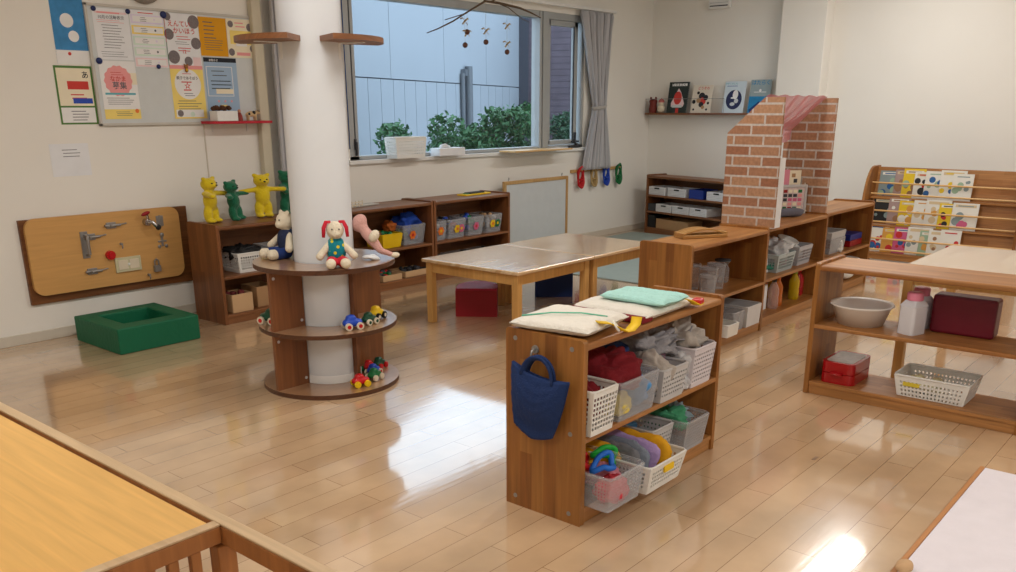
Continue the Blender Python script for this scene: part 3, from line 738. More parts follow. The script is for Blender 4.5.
def floral(m):
    nt = m.node_tree; b = nt.nodes['Principled BSDF']; tc = nt.nodes.new('ShaderNodeTexCoord'); v = nt.nodes.new('ShaderNodeTexVoronoi'); v.inputs['Scale'].default_value = 42
    nt.links.new(tc.outputs['Object'], v.inputs['Vector']); r = nt.nodes.new('ShaderNodeValToRGB'); r.color_ramp.interpolation = 'CONSTANT'
    r.color_ramp.elements[0].color = lin((214, 200, 40))+(1,); r.color_ramp.elements[1].position = .3; r.color_ramp.elements[1].color = lin((16, 128, 140))+(1,)
    nt.links.new(v.outputs['Distance'], r.inputs[0]); nt.links.new(r.outputs[0], b.inputs['Base Color'])
floral(TEALP)
REDC = mat('red_felt', (196, 34, 54), .9, bump=.3)
NAVP = mat('navy_dotted_cloth', (34, 44, 74), .9, var=.5, vscale=90)
toCam = math.atan2(-CY, -CX)+PI/2
doll('cream rabbit doll with red ears and teal floral shirt at the round shelf front', (2.535, 3.175, .605), toCam+.05, CREAM, REDC, TEALP, 0, 0, REDC, long_ears=REDC, s_=1.12)
doll('cream bear doll in navy trousers sitting at the left side of the column', (2.54, 3.555, .605), toCam-1.0, CREAM, None, NAVP, 0, 0, mat('navy_felt', (26, 50, 110), .9), s_=1.2)
# floppy pink doll leaning
t = thing('floppy_doll', 'pink floppy doll leaning against the right side of the column', 'stuffed toy', (2.79, 3.235, .605), toCam+.2); t.scale = (1.2, 1.2, 1.1)
mb = MB().m(PINKF); P = [(-.035, .02, .15), (-.012, .0, .105), (.01, -.02, .07), (.03, -.04, .035), (.07, -.05, .018)]
mb.ell(P[0], (.030, .028, .040), (0, .4, 0), n=18)
for a, b, r0, r1 in ((P[0], P[1], .026, .020), (P[1], P[2], .024, .022), (P[2], P[3], .022, .014), (P[3], P[4], .014, .012)):
    for k in range(7): mb.ell(Vector(a).lerp(Vector(b), k/6), (r0+(r1-r0)*k/6,)*3, n=12)
mb.build('body', t, remesh=.006)
MB().m(CREAM).ell((.008, -.035, .098), (.020, .016, .028), (0, .5, 0), n=14).build('arm', t)
MB().m(CREAM).ell((.085, -.052, .014), (.020, .013, .012), n=14).build('foot', t)
MB().m(WHC).ell((-.01, -.06, .012), (.035, .02, .012), n=14, amp=.02, freq=40).build('white_cloth', t)

# toy cars
def car(label, loc, rz, body, wheel, hub, s_=1.0):
    t = thing('toy_car', label, 'toy car', loc, rz, 'toy cars on the round shelf')
    S = Matrix.Scale(s_, 4)
    mb = MB().m(body); mb.T = S
    mb.ell((0, 0, .026), (.042, .024, .016), n=20, e=.7).ell((-.006, 0, .042), (.022, .020, .018), n=18, e=.8); mb.build('body', t, remesh=.004*s_)
    for sx in (-.024, .024):
        for sy in (-1, 1):
            w = MB().m(wheel); w.T = S; w.cyl((sx, sy*.020, .015), (sx, sy*.031, .015), .015, n=20); w = w.build('wheel', t, bevel=.002)
            h = MB().m(hub); h.T = S; h.cyl((sx, sy*.0305, .015), (sx, sy*.0325, .015), .008, n=14); h.build('hub', w)
    return t
WHL = mat('ivory_plastic', (226, 214, 190), .4)
GRN2 = mat('dark_green_plastic', (10, 70, 48), .35)
car('blue toy car at the front of the middle tier', (2.575, 3.14, .308), -.35, BLUE, WHL, RED, 1.15)
car('dark green toy car between the blue and yellow ones on the middle tier', (2.69, 3.155, .308), .1, GRN2, WHL, GRN2, 1.0)
car('yellow toy car at the right of the middle tier', (2.79, 3.215, .308), .3, YEL, BLACK, WHL, 1.1)
car('green toy car with red hubbed wheels at the left edge of the middle tier', (2.395, 3.53, .308), 1.9, GRN2, WHL, RED, 1.25)
car('red toy car with yellow wheels at the front of the bottom tier', (2.60, 3.135, .023), -.3, RED, YEL, YEL, 1.05)
car('green toy car with white wheels behind the red one on the bottom tier', (2.715, 3.165, .023), .2, GREEN, WHL, WHL, 1.0)
car('blue toy car behind the green one on the bottom tier', (2.77, 3.235, .023), .2, BLUE, WHL, RED, .95)
car('dark green toy car at the back right of the bottom tier', (2.865, 3.30, .023), .3, GRN2, RED, RED, 1.0)
car('small red toy car at the back of the bottom tier beside the dark green one', (2.80, 3.305, .023), .6, RED, GREEN, GREEN, .95)

# ------------------------------------------------------------------ notice board and posters
yb = WY-.016
t = thing('notice_board', 'white magnetic notice board with thin frame on the window wall', 'notice board', (2.557, WY, 1.205))
MB().m(mat('board_face', (206, 211, 212), .35)).box(0, 1.09, -.012, -.002, 0, .645).build('board', t)
mb = MB().m(mat('board_frame', (196, 192, 184), .4)); 
for a in ((-.012, 1.102, -.012, .004), (-.012, 1.102, .641, .655)): mb.box(a[0], a[1], -.018, -.001, a[2], a[3])
mb.box(-.012, .004, -.018, -.001, -.012, .655).box(1.086, 1.102, -.018, -.001, -.012, .655); mb.build('frame', t, bevel=.002)
INK = mat('ink_grey', (96, 98, 106), .8); INKR = mat('ink_red', (206, 66, 60), .8); INKP = mat('ink_pink', (236, 160, 160), .8); INKB = mat('ink_blue', (96, 132, 180), .8)
INKK = mat('ink_black', (40, 42, 50), .8); INKT = mat('ink_teal', (100, 176, 190), .8); INKY = mat('paper_yellow', (244, 220, 124), .8); PCREAM = mat('paper_cream', (240, 230, 204), .8)
PMINT = mat('paper_mint', (214, 232, 220), .8); PLIL = mat('paper_lilac', (226, 218, 238), .8); PPNK = mat('paper_pink', (238, 212, 216), .8); PORG = mat('paper_orange', (222, 158, 26), .8)
PBLU = mat('paper_blue', (160, 186, 214), .8); PGRY = mat('paper_grey', (206, 212, 216), .8); PHOTO = mat('photo_grey', (122, 114, 116), .7, var=.5, vscale=150)
GRNF = mat('green_frame_print', (84, 128, 62), .7); SKYP = mat('poster_blue', (64, 138, 196), .7, var=.3, vscale=20); PWHITE = mat('poster_white', (236, 236, 236), .7)
def poster(name, label, x0, x1, z0, z1, base, deco, tilt=0, y=None, cat='notice', group='notices on the board'):
    t = tagm = None
    W_, H_ = x1-x0, z1-z0; y = y if y is not None else WY-.0135
    mb = MB().m(base).box(0, W_, -.0006, 0, 0, H_)
    lay = [-.0009]
    def R(m_, a, b, c, d): lay[0] -= .00004; mb.m(m_).poly([(a*W_, lay[0], c*H_), (b*W_, lay[0], c*H_), (b*W_, lay[0], d*H_), (a*W_, lay[0], d*H_)])
    def Cc(m_, cx, cz, r, wav=0): lay[0] -= .00004; mb.m(m_).poly([((cx*W_)+r*W_*(1+wav*math.cos(14*a))*math.cos(a), lay[0], cz*H_+r*W_*(1+wav*math.cos(14*a))*math.sin(a)) for a in [2*PI*k/56 for k in range(56)]])
    def Tt(m_, s_, sz, cx, cz): lay[0] -= .00004; text(mb, s_, sz*W_, cx*W_, cz*H_, lay[0], m_)
    def Ln(m_, a, b, z, n, dz, th=.006, seed=1):
        rd = random.Random(seed)
        for k in range(n): R(m_, a+rd.random()*.04, b-rd.random()*.25*(b-a), z-k*dz, z-k*dz+th)
    deco(R, Cc, Tt, Ln)
    o = mb.build(name); tag(o, label, cat, group, (x0, y, z0)); o.rotation_euler = (0, tilt, 0)
    return o
def d1(R, C, T, L):
    R(PPNK, .06, .94, .90, .94); R(INKP, .12, .75, .90, .93)
    T(INK, '10月の活動表示', .105, .5, .80); L(INKP, .08, .9, .765, 2, .035, .008); L(INK, .2, .8, .67, 9, .055, .010); L(INK, .1, .85, .15, 3, .045, .007, 3)
poster('paper_notice', 'white notice with grey lines at the top left of the board', 2.588, 2.802, 1.562, 1.838, PAPER, d1)
def d2(R, C, T, L):
    R(INKR, .25, .7, .95, .965)
    for k, m_ in enumerate((PLIL, INKY, PMINT, PMINT, PPNK)):
        z = .80-k*.19
        R(m_, .02, .98, z-.03, z+.125); R(PWHITE, .08, .95, z, z+.10); L(INK, .28, .5, z+.07, 3, .03, .008, k); C(INK if k % 2 else PLIL, .72, z+.05, .03)
poster('paper_notice', 'notice with stacked pastel boxes second from the left on the board', 2.808, 3.020, 1.527, 1.842, PAPER, d2)
def d3(R, C, T, L):
    for (cx, cz, r) in ((.1, .93, .10), (.86, .86, .17), (.10, .60, .14), (.88, .45, .15), (.18, .17, .17), (.60, .10, .12)): C(PHOTO, cx, cz, r)
    T(INKR, 'えんてい', .17, .42, .76); T(INKR, 'かいほう', .17, .56, .63); L(INKR, .3, .75, .56, 2, .05, .012); L(INK, .25, .7, .46, 2, .04, .008); L(INKR, .3, .8, .34, 2, .05, .014, 5); T(INKR, '12', .13, .5, .25); R(PPNK, .74, .98, .02, .18)
    R(RED, .0, .012, .45, 1); R(GREEN, 0, .012, 0, .45)
poster('paper_notice', 'white garden notice with red letters and round grey photos', 3.024, 3.250, 1.540, 1.842, PAPER, d3)
def d4(R, C, T, L):
    L(INK, .15, .6, .86, 5, .10, .022); L(INK, .15, .85, .40, 5, .06, .012, 4); 
poster('paper_notice', 'orange notice with grey lines at the top of the board', 3.252, 3.448, 1.607, 1.835, PORG, d4)
def d5(R, C, T, L):
    for (cx, cz, r) in ((.15, .86, .10), (.85, .80, .12), (.12, .14, .11), (.9, .25, .10)): C(PHOTO, cx, cz, r)
    L(INKP, .3, .7, .88, 2, .09, .03); R(INKY, .1, .9, .35, .7); R(PWHITE, .3, .7, .3, .55); L(INK, .33, .67, .5, 3, .06, .01); R(INKP, .3, .8, .06, .14)
poster('paper_notice', 'cream notice with four small round photos beside the orange one', 3.450, 3.652, 1.604, 1.838, PCREAM, d5, y=WY-.0145)
def d6(R, C, T, L):
    R(PWHITE, 0, 1, 0, 1); R(INKY, 0, 1, 0, .17); R(PCREAM, .6, 1, .6, .8); C(INKP, .48, .66, .38, .04); L(INKR, .28, .66, .80, 2, .04, .008); T(INKR, 'なかま', .15, .48, .66)
    T(INK, '募集', .2, .50, .53); R(INKT, .08, .92, .42, .455); L(INK, .1, .9, .36, 4, .035, .008); L(INK, .3, .8, .12, 3, .03, .007); C(ORANGE, .9, .14, .055)
poster('paper_notice', 'notice with a big pink scalloped circle above a yellow band', 2.584, 2.805, 1.232, 1.556, PAPER, d6)
def d7(R, C, T, L):
    R(INKP, 0, 1, .93, 1); C(PWHITE, .5, .65, .40); L(INKR, .35, .7, .84, 1, .05, .01); T(INKK, '親子であそぼう', .095, .5, .74); L(INKR, .3, .7, .68, 1, .05, .02); T(INKR, '☆', .2, .48, .57); L(INKR, .35, .65, .53, 1, .05, .022); L(INK, .35, .7, .47, 2, .04, .01)
    L(INK, .12, .88, .33, 4, .05, .010, 2); R(PWHITE, .06, .9, .03, .17); C(PHOTO, .18, .10, .09); C(PMINT, .55, .08, .07)
poster('paper_notice', 'yellow notice with a large white circle in the middle', 3.026, 3.250, 1.230, 1.545, INKY, d7)
def d8(R, C, T, L):
    R(INKK, 0, 1, .93, 1); T(PWHITE, 'お知らせ', .07, .3, .943); R(PWHITE, .05, .85, .38, .86); R(PBLU, .07, .83, .39, .85); R(PCREAM, .3, .83, .42, .50); L(INK, .2, .7, .78, 2, .07, .014); L(INKK, .15, .8, .62, 3, .06, .014, 7)
    for k in range(3): C(INKP, .35+.2*k, .30, .03)
    R(INKY, .4, .6, .17, .24); L(INK, .2, .85, .12, 3, .04, .012)
poster('paper_notice', 'pale blue notice with a dark header behind the red shelf', 3.262, 3.498, 1.222, 1.598, PBLU, d8)
def d9(R, C, T, L): R(SKYP, 0, 1, .3, 1); C(PWHITE, .45, .62, .2); C(PWHITE, .6, .4, .16); R(PWHITE, 0, 1, 0, .2); C(INKR, .4, .15, .05)
poster('wall_poster', 'sky blue poster at the left of the notice board', 2.36, 2.545, 1.53, 1.90, SKYP, d9, y=WY-.001, cat='poster', group='posters left of the board')
def d10(R, C, T, L):
    R(PCREAM, .05, .95, .32, .96); R(PWHITE, .05, .95, .03, .29); R(INKR, .3, .86, .60, .74); L(INKR, .35, .8, .5, 2, .06, .02); R(BLUE, .4, .92, .36, .45); T(INKK, 'あ', .2, .8, .8); L(INK, .3, .8, .22, 4, .05, .012)
poster('wall_poster', 'green bordered poster at the lower left of the notice board', 2.33, 2.545, 1.205, 1.522, GRNF, d10, y=WY-.001, cat='poster', group='posters left of the board')
def d11(R, C, T, L): L(INK, .3, .8, .8, 3, .1, .02)
poster('paper_sheet', 'blank white sheet hanging low on the wall above the play board', 2.24, 2.462, .920, 1.10, PAPER, d11, y=WY-.001, cat='paper', group='sheets on the wall')
for (x, z, r, lb) in ((2.597, 1.832, .014, 'at the top left corner of the white notice'), (2.80, 1.830, .014, 'at the top right corner of the white notice'), (3.022, 1.828, .020, 'large, above the garden notice'),
                      (2.590, 1.553, .018, 'at the left above the pink circle notice'), (2.953, 1.533, .013, 'under the pastel box notice')):
    tag(MB().m(DBLUE).lathe([(r, 0), (r, .006), (r*.7, .009), (.0001, .010)], n=20).build('magnet'), 'dark blue round magnet '+lb, 'magnet', 'magnets on the board', (x, WY-.015, z)).rotation_euler = (PI/2, 0, 0)
t = thing('bear_pin', 'small brown bear clip above the yellow circle notice', 'clip', (3.135, WY-.017, 1.525))
MB().m(mat('clip_brown', (150, 96, 40), .5)).ell((0, -.004, .012), (.014, .006, .013), n=14).ell((0, -.004, -.008), (.012, .006, .014), n=14).ell((-.011, -.003, .024), (.005, .004, .005), n=8).ell((.011, -.003, .024), (.005, .004, .005), n=8).build('body', t)
MB().m(YEL).ell((0, -.009, -.006), (.007, .004, .008), n=10).build('belly', t)
# clock edge at the very top
t = thing('wall_speaker', 'round grey wall speaker above the notice board', 'speaker', (2.915, WY, 1.995))
mb = MB().m(mat('speaker_grey', (150, 142, 134), .6)).lathe([(.115, 0), (.115, .03), (.10, .05), (.0001, .052)], n=40); mb.build('housing', t).rotation_euler = (PI/2, 0, 0)

# red shelf with objects
t = thing('wall_shelf', 'narrow bright red wall shelf under the notice board', 'shelf', (3.20, WY, 1.205))
MB().m(RSHELF).box(0, .446, -.15, 0, -.008, .008).build('board', t, bevel=.002)
mb = MB().m(WHITE)
for x in (.08, .34): MB().m(WHITE).box(x, x+.008, -.10, -.002, -.014, -.0085).box(x, x+.008, -.008, -.002, -.06, -.014).build('bracket', t)
t = thing('trinket_box', 'small white box of pine cones on the red shelf', 'box', (3.31, 5.19, 1.2135))
MB().m(WHITE).box(-.075, .075, -.045, .045, 0, .062).build('box', t, bevel=.003)
rnd = random.Random(3); mb = MB().m(mat('pine_cone_brown', (84, 52, 34), .8, bump=.6))
for k in range(11): mb.ell((rnd.uniform(-.06, .06), rnd.uniform(-.03, .03), .072+rnd.random()*.012), (.016, .014, .014), n=10, amp=.006, freq=80, seed=k)
mb.build('pine_cones', t)['kind'] = 'stuff'
t = thing('figurine', 'small red and brown figurine standing on the red shelf', 'figurine', (3.425, 5.19, 1.2135))
MB().m(mat('rust_red', (140, 48, 40), .6)).lathe([(.020, 0), (.018, .03), (.010, .05), (.0001, .055)], n=18).build('robe', t)
MB().m(mat('skin_paint', (196, 140, 110), .6)).ell((0, 0, .060), (.011, .010, .012), n=12).build('head', t)
t = thing('toy_cow', 'small cream toy cow with black patches on the red shelf', 'toy animal', (3.515, 5.19, 1.2135))
mb = MB().m(mat('cow_cream', (206, 178, 136), .7)); mb.ell((0, 0, .042), (.040, .018, .018), n=18).ell((.045, -.004, .052), (.016, .013, .014), n=14).ell((.058, -.006, .047), (.009, .008, .008), n=10)
for x in (-.028, .026):
    for y in (-.009, .009): mb.cyl((x, y, 0), (x, y, .038), .0065, .008, n=10)
mb.tube([(-.038, 0, .05), (-.046, 0, .04), (-.047, 0, .022)], .003, 6)
for sx in (-1, 1): mb.ell((.043, sx*.014-.004, .062), (.005, .007, .004), n=8)
mb.build('body', t, remesh=.004)
MB().m(BLACK).ell((.012, -.012, .050), (.014, .008, .012), n=12).ell((.046, -.014, .060), (.009, .005, .008), n=10).ell((-.024, -.013, .042), (.008, .006, .009), n=10).build('patches', t)

# ------------------------------------------------------------------ play board
t = thing('busy_board', 'pale wooden play board with locks and latches mounted on a brown board', 'play board', (2.0, WY, .215))
MB().m(BB_x).box(0, 1.025, -.022, 0, 0, .482).build('backing_board', t, bevel=.003)
MB().m(BW_x).prism(rrect(.02, .955, .05, .487, .06, 8), 'y', -.045, -.022).build('face_board', t, bevel=.004)
def lock(nm, x, z, f):
    q = MB(); q.T = Matrix.Translation((x-2.0, -.045, z-.215)) @ Matrix.Scale(1.3, 4); f(q); q.build(nm, t, bevel=.0015)
def l_latch(q): q.m(STEEL).box(-.035, .01, -.006, 0, -.014, .014).cyl((-.045, -.01, 0), (.03, -.01, 0), .006).cyl((-.02, -.01, 0), (-.02, -.028, 0), .004).cyl((.02, -.006, 0), (.06, -.006, .004), .003)
def l_lock(q): q.m(STEEL).box(-.016, .016, -.018, -.003, -.03, .0).tube([(-.010, -.010, 0), (-.010, -.010, .022), (0, -.010, .032), (.010, -.010, .022), (.010, -.010, 0)], .004)
def l_tap(q): q.m(CHROME).cyl((0, 0, 0), (0, -.03, 0), .016).tube([(0, -.03, 0), (.012, -.045, .0), (.03, -.05, -.022)], .010).cyl((0, -.03, 0), (-.006, -.035, .035), .006).m(DRED).ell((-.012, -.036, .042), (.024, .009, .009), (0, -.3, 0), n=12).m(BLACK).ell((.034, -.052, -.024), (.014, .012, .014), n=12)
def l_hinge(q): q.m(STEEL).box(-.018, -.003, -.003, 0, -.025, .025).box(.003, .018, -.003, 0, -.025, .025).cyl((0, -.003, -.027), (0, -.003, .027), .004)
def l_knob(q): q.m(RED).cyl((0, 0, 0), (0, -.018, 0), .021).cyl((0, -.018, 0), (0, -.024, 0), .013)
def l_hook(q): q.m(STEEL).cyl((0, 0, 0), (0, -.014, 0), .006).tube([(0, -.012, 0), (0, -.02, -.012), (0, -.012, -.020)], .003)
def l_fig(q): q.m(STEEL).box(-.006, .006, -.004, 0, -.03, .03).box(-.022, .022, -.005, 0, -.010, -.002).ell((0, -.006, .025), (.011, .005, .011), n=12).ell((-.018, -.004, -.03), (.009, .004, .009), n=10).ell((.018, -.004, -.03), (.009, .004, .009), n=10)
def l_handle(q): q.m(STEEL).box(-.02, .014, -.004, 0, -.06, .06).tube([(0, 0, .045), (0, -.03, .04), (0, -.03, -.04), (0, 0, -.045)], .007)
def l_switch(q): q.m(mat('switch_ivory', (206, 200, 164), .5)).box(-.062, .062, -.009, 0, -.034, .034).m(WHL).box(-.05, -.004, -.012, -.009, -.022, .022).box(.004, .05, -.012, -.009, -.022, .022).m(WP).ell((0, -.012, 0), (.007, .003, .007), n=10)
lock('door_handle', 2.343, .527, l_handle); lock('hasp', 2.392, .57, l_latch); lock('sliding_bolt', 2.525, .625, l_latch); lock('tap', 2.728, .625, l_tap); lock('hinge', 2.822, .622, l_hinge)
lock('metal_ornament', 2.822, .504, l_fig); lock('wall_switch', 2.582, .384, l_switch); lock('padlock', 2.762, .352, l_lock); lock('red_knob', 2.477, .451, l_knob); lock('coat_hook', 2.554, .509, l_hook); lock('barrel_bolt', 2.375, .369, l_latch)
lock('small_hook', 2.705, .30, l_hook)

# ------------------------------------------------------------------ green foam block
t = thing('foam_block', 'square green vinyl foam block with an open well on the floor', 'play block', (2.165, 4.63, 0))
bm_ = MB().m(FOAM); O = [(0, 0), (.49, 0), (.50, .52), (0, .52)]; I = [(.10, .12), (.395, .12), (.40, .42), (.10, .42)]; h = .145
V = [(x, y, 0) for x, y in O]+[(x, y, h) for x, y in O]+[(x, y, 0.02) for x, y in I]+[(x, y, h) for x, y in I]
F = []
for i in range(4):
    j = (i+1) % 4; F += [(i, j, 4+j, 4+i), (4+i, 4+j, 12+j, 12+i), (8+i, 12+i, 12+j, 8+j)]
F += [(3, 2, 1, 0), (8, 9, 10, 11)]
bm_.add(V, F); bm_.build('foam_ring', t, bevel=.008, seg=3)

# ------------------------------------------------------------------ left dark shelf contents
basket('white perforated basket of dark toys on the bear shelf', (3.20, 4.93, .301), 0, .24, .20, .12, WP, cell=.017, group=None)
bundle('black cloth toys heaped in the white basket on the bear shelf', (3.18, 4.93, .38), (.22, .17, .075), BLACK, seed=41, amp=.03, freq=25)
basket('second grey white basket behind the white one on the bear shelf', (3.47, 4.97, .301), 0, .22, .22, .13, WPG, cell=.017)
def openbox(label, loc, rz, L, W, H, mt, inner=None, th=.008, cat='box', group=None, name='storage_box', fill=None):
    t = thing(name, label, cat, loc, rz, group)
    mb = MB().m(mt); l, w = L/2, W/2
    mb.box(-l, l, -w, w, 0, th).box(-l, l, -w, -w+th, th, H).box(-l, l, w-th, w, th, H).box(-l, -l+th, -w+th, w-th, th, H).box(l-th, l, -w+th, w-th, th, H)
    mb.build('box', t, bevel=.0015)
    if fill:
        rnd = random.Random(fill[0]); 
        for k, m_ in enumerate(fill[1:]):
            mb = MB().m(m_)
            for q in range(6): mb.ell((rnd.uniform(-l*.75, l*.75), rnd.uniform(-w*.7, w*.7), H*rnd.uniform(.55, 1.0)), (.022, .018, .015), (rnd.random(), 0, rnd.random()*3), n=10, e=.6)
            mb.build('toys', t)['kind'] = 'stuff'
    return t
openbox('pale plywood box on the bottom of the bear shelf', (3.08, 4.90, .061), 0, .15, .16, .115, BIRCH, fill=(1, mat('maroon_books', (104, 34, 34), .7)))
openbox('second plywood box deeper in the bottom of the bear shelf', (3.29, 4.95, .061), 0, .15, .18, .13, KRAFT)
openbox('third box on the bottom of the bear shelf seen beside the round shelf', (3.43, 4.90, .061), 0, .12, .14, .115, BIRCH)

# bins under the window
def bin_(label, loc, L, W, H, mt, fills, flower=None, group='toy bins under the window', seed=1, taper=.85):
    t = basket(label, loc, 0, L, W, H, mt, holes=False, taper=taper, name='toy_bin', cat='bin', group=group, rim=.005)
    rnd = random.Random(seed)
    for m_ in fills:
        mb = MB().m(m_)
        for q in range(5):
            a = rnd.random()
            mb.ell((rnd.uniform(-L*.3, L*.3), rnd.uniform(-W*.3, W*.3), rnd.uniform(.03, H*1.02)), (rnd.uniform(.018, .035), .022, .018), (rnd.random()*3, 0, rnd.random()*3), n=10, e=.7)
        mb.build('toys', t)['kind'] = 'stuff'
    if flower:
        for (m1, m2, fx) in flower:
            mb = MB().m(m1)
            y = -W/2*.94-.006
            mb.T = Matrix.Translation((fx, y, H*.5)) @ Matrix.Rotation(.12, 4, 'X')
            for k in range(6): mb.prism(circ(.020*math.cos(k*PI/3), .020*math.sin(k*PI/3), .014, 12), 'y', -.0012, 0)
            mb.m(m2).prism(circ(0, 0, .012, 12), 'y', -.002, -.0012)
            mb.build('flower_sticker', t)
    return t
bin_('yellow plastic bin of toys under the window', (4.43, 4.98, .301), .20, .20, .10, YEL, (RED, GREEN, mat('toy_brown', (120, 60, 40), .6)), seed=2)
bin_('clear bin with an orange flower sticker and blue toys', (4.665, 5.0, .301), .235, .22, .145, CLEARG, (BLUE, BLUE, DARK, GREEN), ((ORANGE, RED, -.02),), seed=3)
bundle('royal blue toy cloth heaped on the clear bin with the orange flower', (4.68, 5.0, .42), (.20, .18, .09), mat('royal_blue_cloth', (24, 66, 160), .8), seed=44, amp=.04)
bundle('orange brown toy heaped beside the royal blue cloth', (4.52, 5.02, .40), (.09, .10, .07), mat('rust_orange', (176, 92, 30), .8), seed=45, name='soft_toy', cat='toy')
for (x, L, fl, fills, lb, sd) in ((4.935, .13, ((ORANGE, YEL, 0),), (WPG, ORANGE), 'narrow clear bin with an orange sticker next to the divider', 5),
                          (5.12, .20, ((YEL, ORANGE, .0), (PINKD, YEL, .05)), (DRED, DARK, BLUE), 'clear bin with yellow and pink flower stickers', 6),
                          (5.345, .19, ((PINKD, RED, .0),), (DARK, GREEN, BLUE), 'clear bin with a pink flower sticker', 7),
                          (5.57, .20, ((YEL, ORANGE, -.02), (GREEN, YEL, .04)), (WPG, KRAFT), 'clear bin with yellow stickers at the right end by the whiteboard', 8)):
    bin_(lb, (x, 4.985, .301), L, .22, .145, CLEARG, fills, fl, seed=sd)
for (x, lb, sd) in ((4.98, 'left', 1), (5.27, 'middle', 2), (5.55, 'right', 3)):
    bin_('low clear tray on the bottom shelf by the whiteboard, %s of three' % lb, (x, 4.99, .061), .26, .22, .09, CLEARG, (DARK, GREYC), seed=20+sd, group='low trays under the window')
openbox('wooden tray of red and green toys on the bottom shelf', (4.40, 4.96, .061), 0, .19, .19, .045, BIRCH, fill=(4, RED, GREEN, DARK))
openbox('wooden tray of black toys on the bottom shelf', (4.68, 4.97, .061), 0, .28, .19, .045, BIRCH, fill=(5, BLACK, DARK, BLACK))
t = thing('picture_tray', 'flat yellow tray with dark pictures on top of the shelf by the whiteboard', 'tray', (5.47, 5.01, .608), .05)
MB().m(YEL).box(-.16, .16, -.05, .05, 0, .012).build('tray', t, bevel=.003); MB().m(BLACK).box(-.09, .10, -.03, .03, .012, .022).m(GREEN).box(-.12, -.09, -.03, .02, .012, .018).build('cards', t)
t = thing('toy_fence', 'small white toy fence on the shelf top beside the column', 'toy', (4.15, 4.99, .608), .2)
mb = MB().m(WHL)
for k in range(7): mb.box(-.12+k*.04, -.115+k*.04, -.003, .003, 0, .045)
mb.box(-.12, .125, -.004, .004, .032, .038).box(-.12, .125, -.004, .004, .012, .018); mb.build('fence', t)
tag(MB().m(mat('grey_white_tray', (190, 186, 178), .6)).box(-.16, .16, -.05, .05, 0, .008).build('flat_tray', bevel=.002), 'flat pale tray beside the toy fence on the shelf top', 'tray', loc=(4.28, 5.06, .608), rz=.1)

# things on the window sill
t = basket('white lidded basket standing on the window sill', (4.94, WY-.055, .916), 0, .33, .13, .155, WP, cell=.02, hole=.45, taper=.9); 
t = thing('tissue_box', 'white paper tissue box with tissue on the window sill', 'tissue box', (5.415, WY-.055, .9155))
MB().m(PAPER).box(-.15, .15, -.055, .055, 0, .062).build('box', t, bevel=.003)
MB().m(WHC).ell((-.02, 0, .07), (.06, .03, .026), n=16, amp=.03, freq=30).build('tissue', t)
t = thing('ledge_board', 'thin pale wooden board resting on the window sill near the right sash', 'board', (6.51, WY-.12, .9155))
MB().m(RODW).box(-.42, .42, -.10, .09, 0, .014).build('board', t, bevel=.002)
mb = MB().m(DARK).obox((0, 0, .012), (.16, .03, .02)).obox((.05, 0, .03), (.08, .02, .02), (0, .3, 0)); tag(mb.build('window_tool', bevel=.004), 'small dark clamp tool lying on the sill below the casement', 'tool', loc=(7.24, WY-.012, .9165))

# hanging branch mobile
t = thing('branch_mobile', 'bare branch mobile hanging in front of the window with ribbons and balls', 'mobile', (5.7, 5.0, 2.09))
BARK = mat('dry_twig', (96, 78, 62), .9)
mb = MB().m(BARK)
mb.tube([(-.735, 0, -.27), (-.60, .01, -.23), (-.43, .02, -.168), (-.26, .01, -.085), (-.08, 0, .0), (.1, .01, .0), (.35, 0, -.018), (.5, 0, -.045), (.63, 0, -.075)], [.003, .005, .006, .007, .009, .010, .009, .007, .004], 8)
mb.tube([(-.08, 0, .0), (-.16, .02, .07), (-.30, .02, .12)], [.007, .005, .003], 6).tube([(-.55, -.01, -.168), (-.42, 0, -.135), (-.28, .01, -.10)], [.003, .004, .004], 6)
mb.tube([(.0, 0, .005), (.12, .02, .05), (.32, 0, .09)], [.007, .005, .003], 6).tube([(.05, 0, .0), (.18, -.02, -.03), (.38, 0, -.10), (.48, 0, -.12)], [.004, .004, .003, .002], 6)
mb.build('branch', t)
STRING = mat('string', (190, 186, 176), .8); RIB = mat('ribbon_brown', (176, 156, 124), .7); BALL = mat('dark_ball', (96, 60, 44), .6)
for (x, z0, zb, zr, k) in ((-.32, -.11, -.334, -.16, 'a'), (-.295, -.10, -.238, -.246, 'b'), (-.075, .0, -.30, -.218, 'c'), (.185, -.03, -.16, -.165, 'd'), (.185, -.16, -.363, -.302, 'e')):
    MB().m(STRING).cyl((x, 0, z0), (x, 0, zb), .0012, n=6).build('string', t)
    mb = MB().m(RIB)
    for sx in (-1, 1):
        mb.tube([(x, -.002, zr), (x+sx*.03, -.006, zr+.020), (x+sx*.05, 0, zr+.012)], .007, 6, flat=.35).tube([(x, -.002, zr), (x+sx*.030, -.004, zr-.026)], .006, 6, flat=.3)
    mb.build('ribbon', t)
    if k != 'd': MB().m(BALL).ell((x, 0, zb), (.021, .021, .021), n=14).build('ball', t)
MB().m(STRING).cyl((-.08, 0, .005), (-.08, 0, CEIL-2.09), .0012, n=6).build('hanging_string', t); MB().m(STRING).cyl((.25, 0, -.01), (.25, 0, CEIL-2.09), .0012, n=6).build('hanging_string', t)

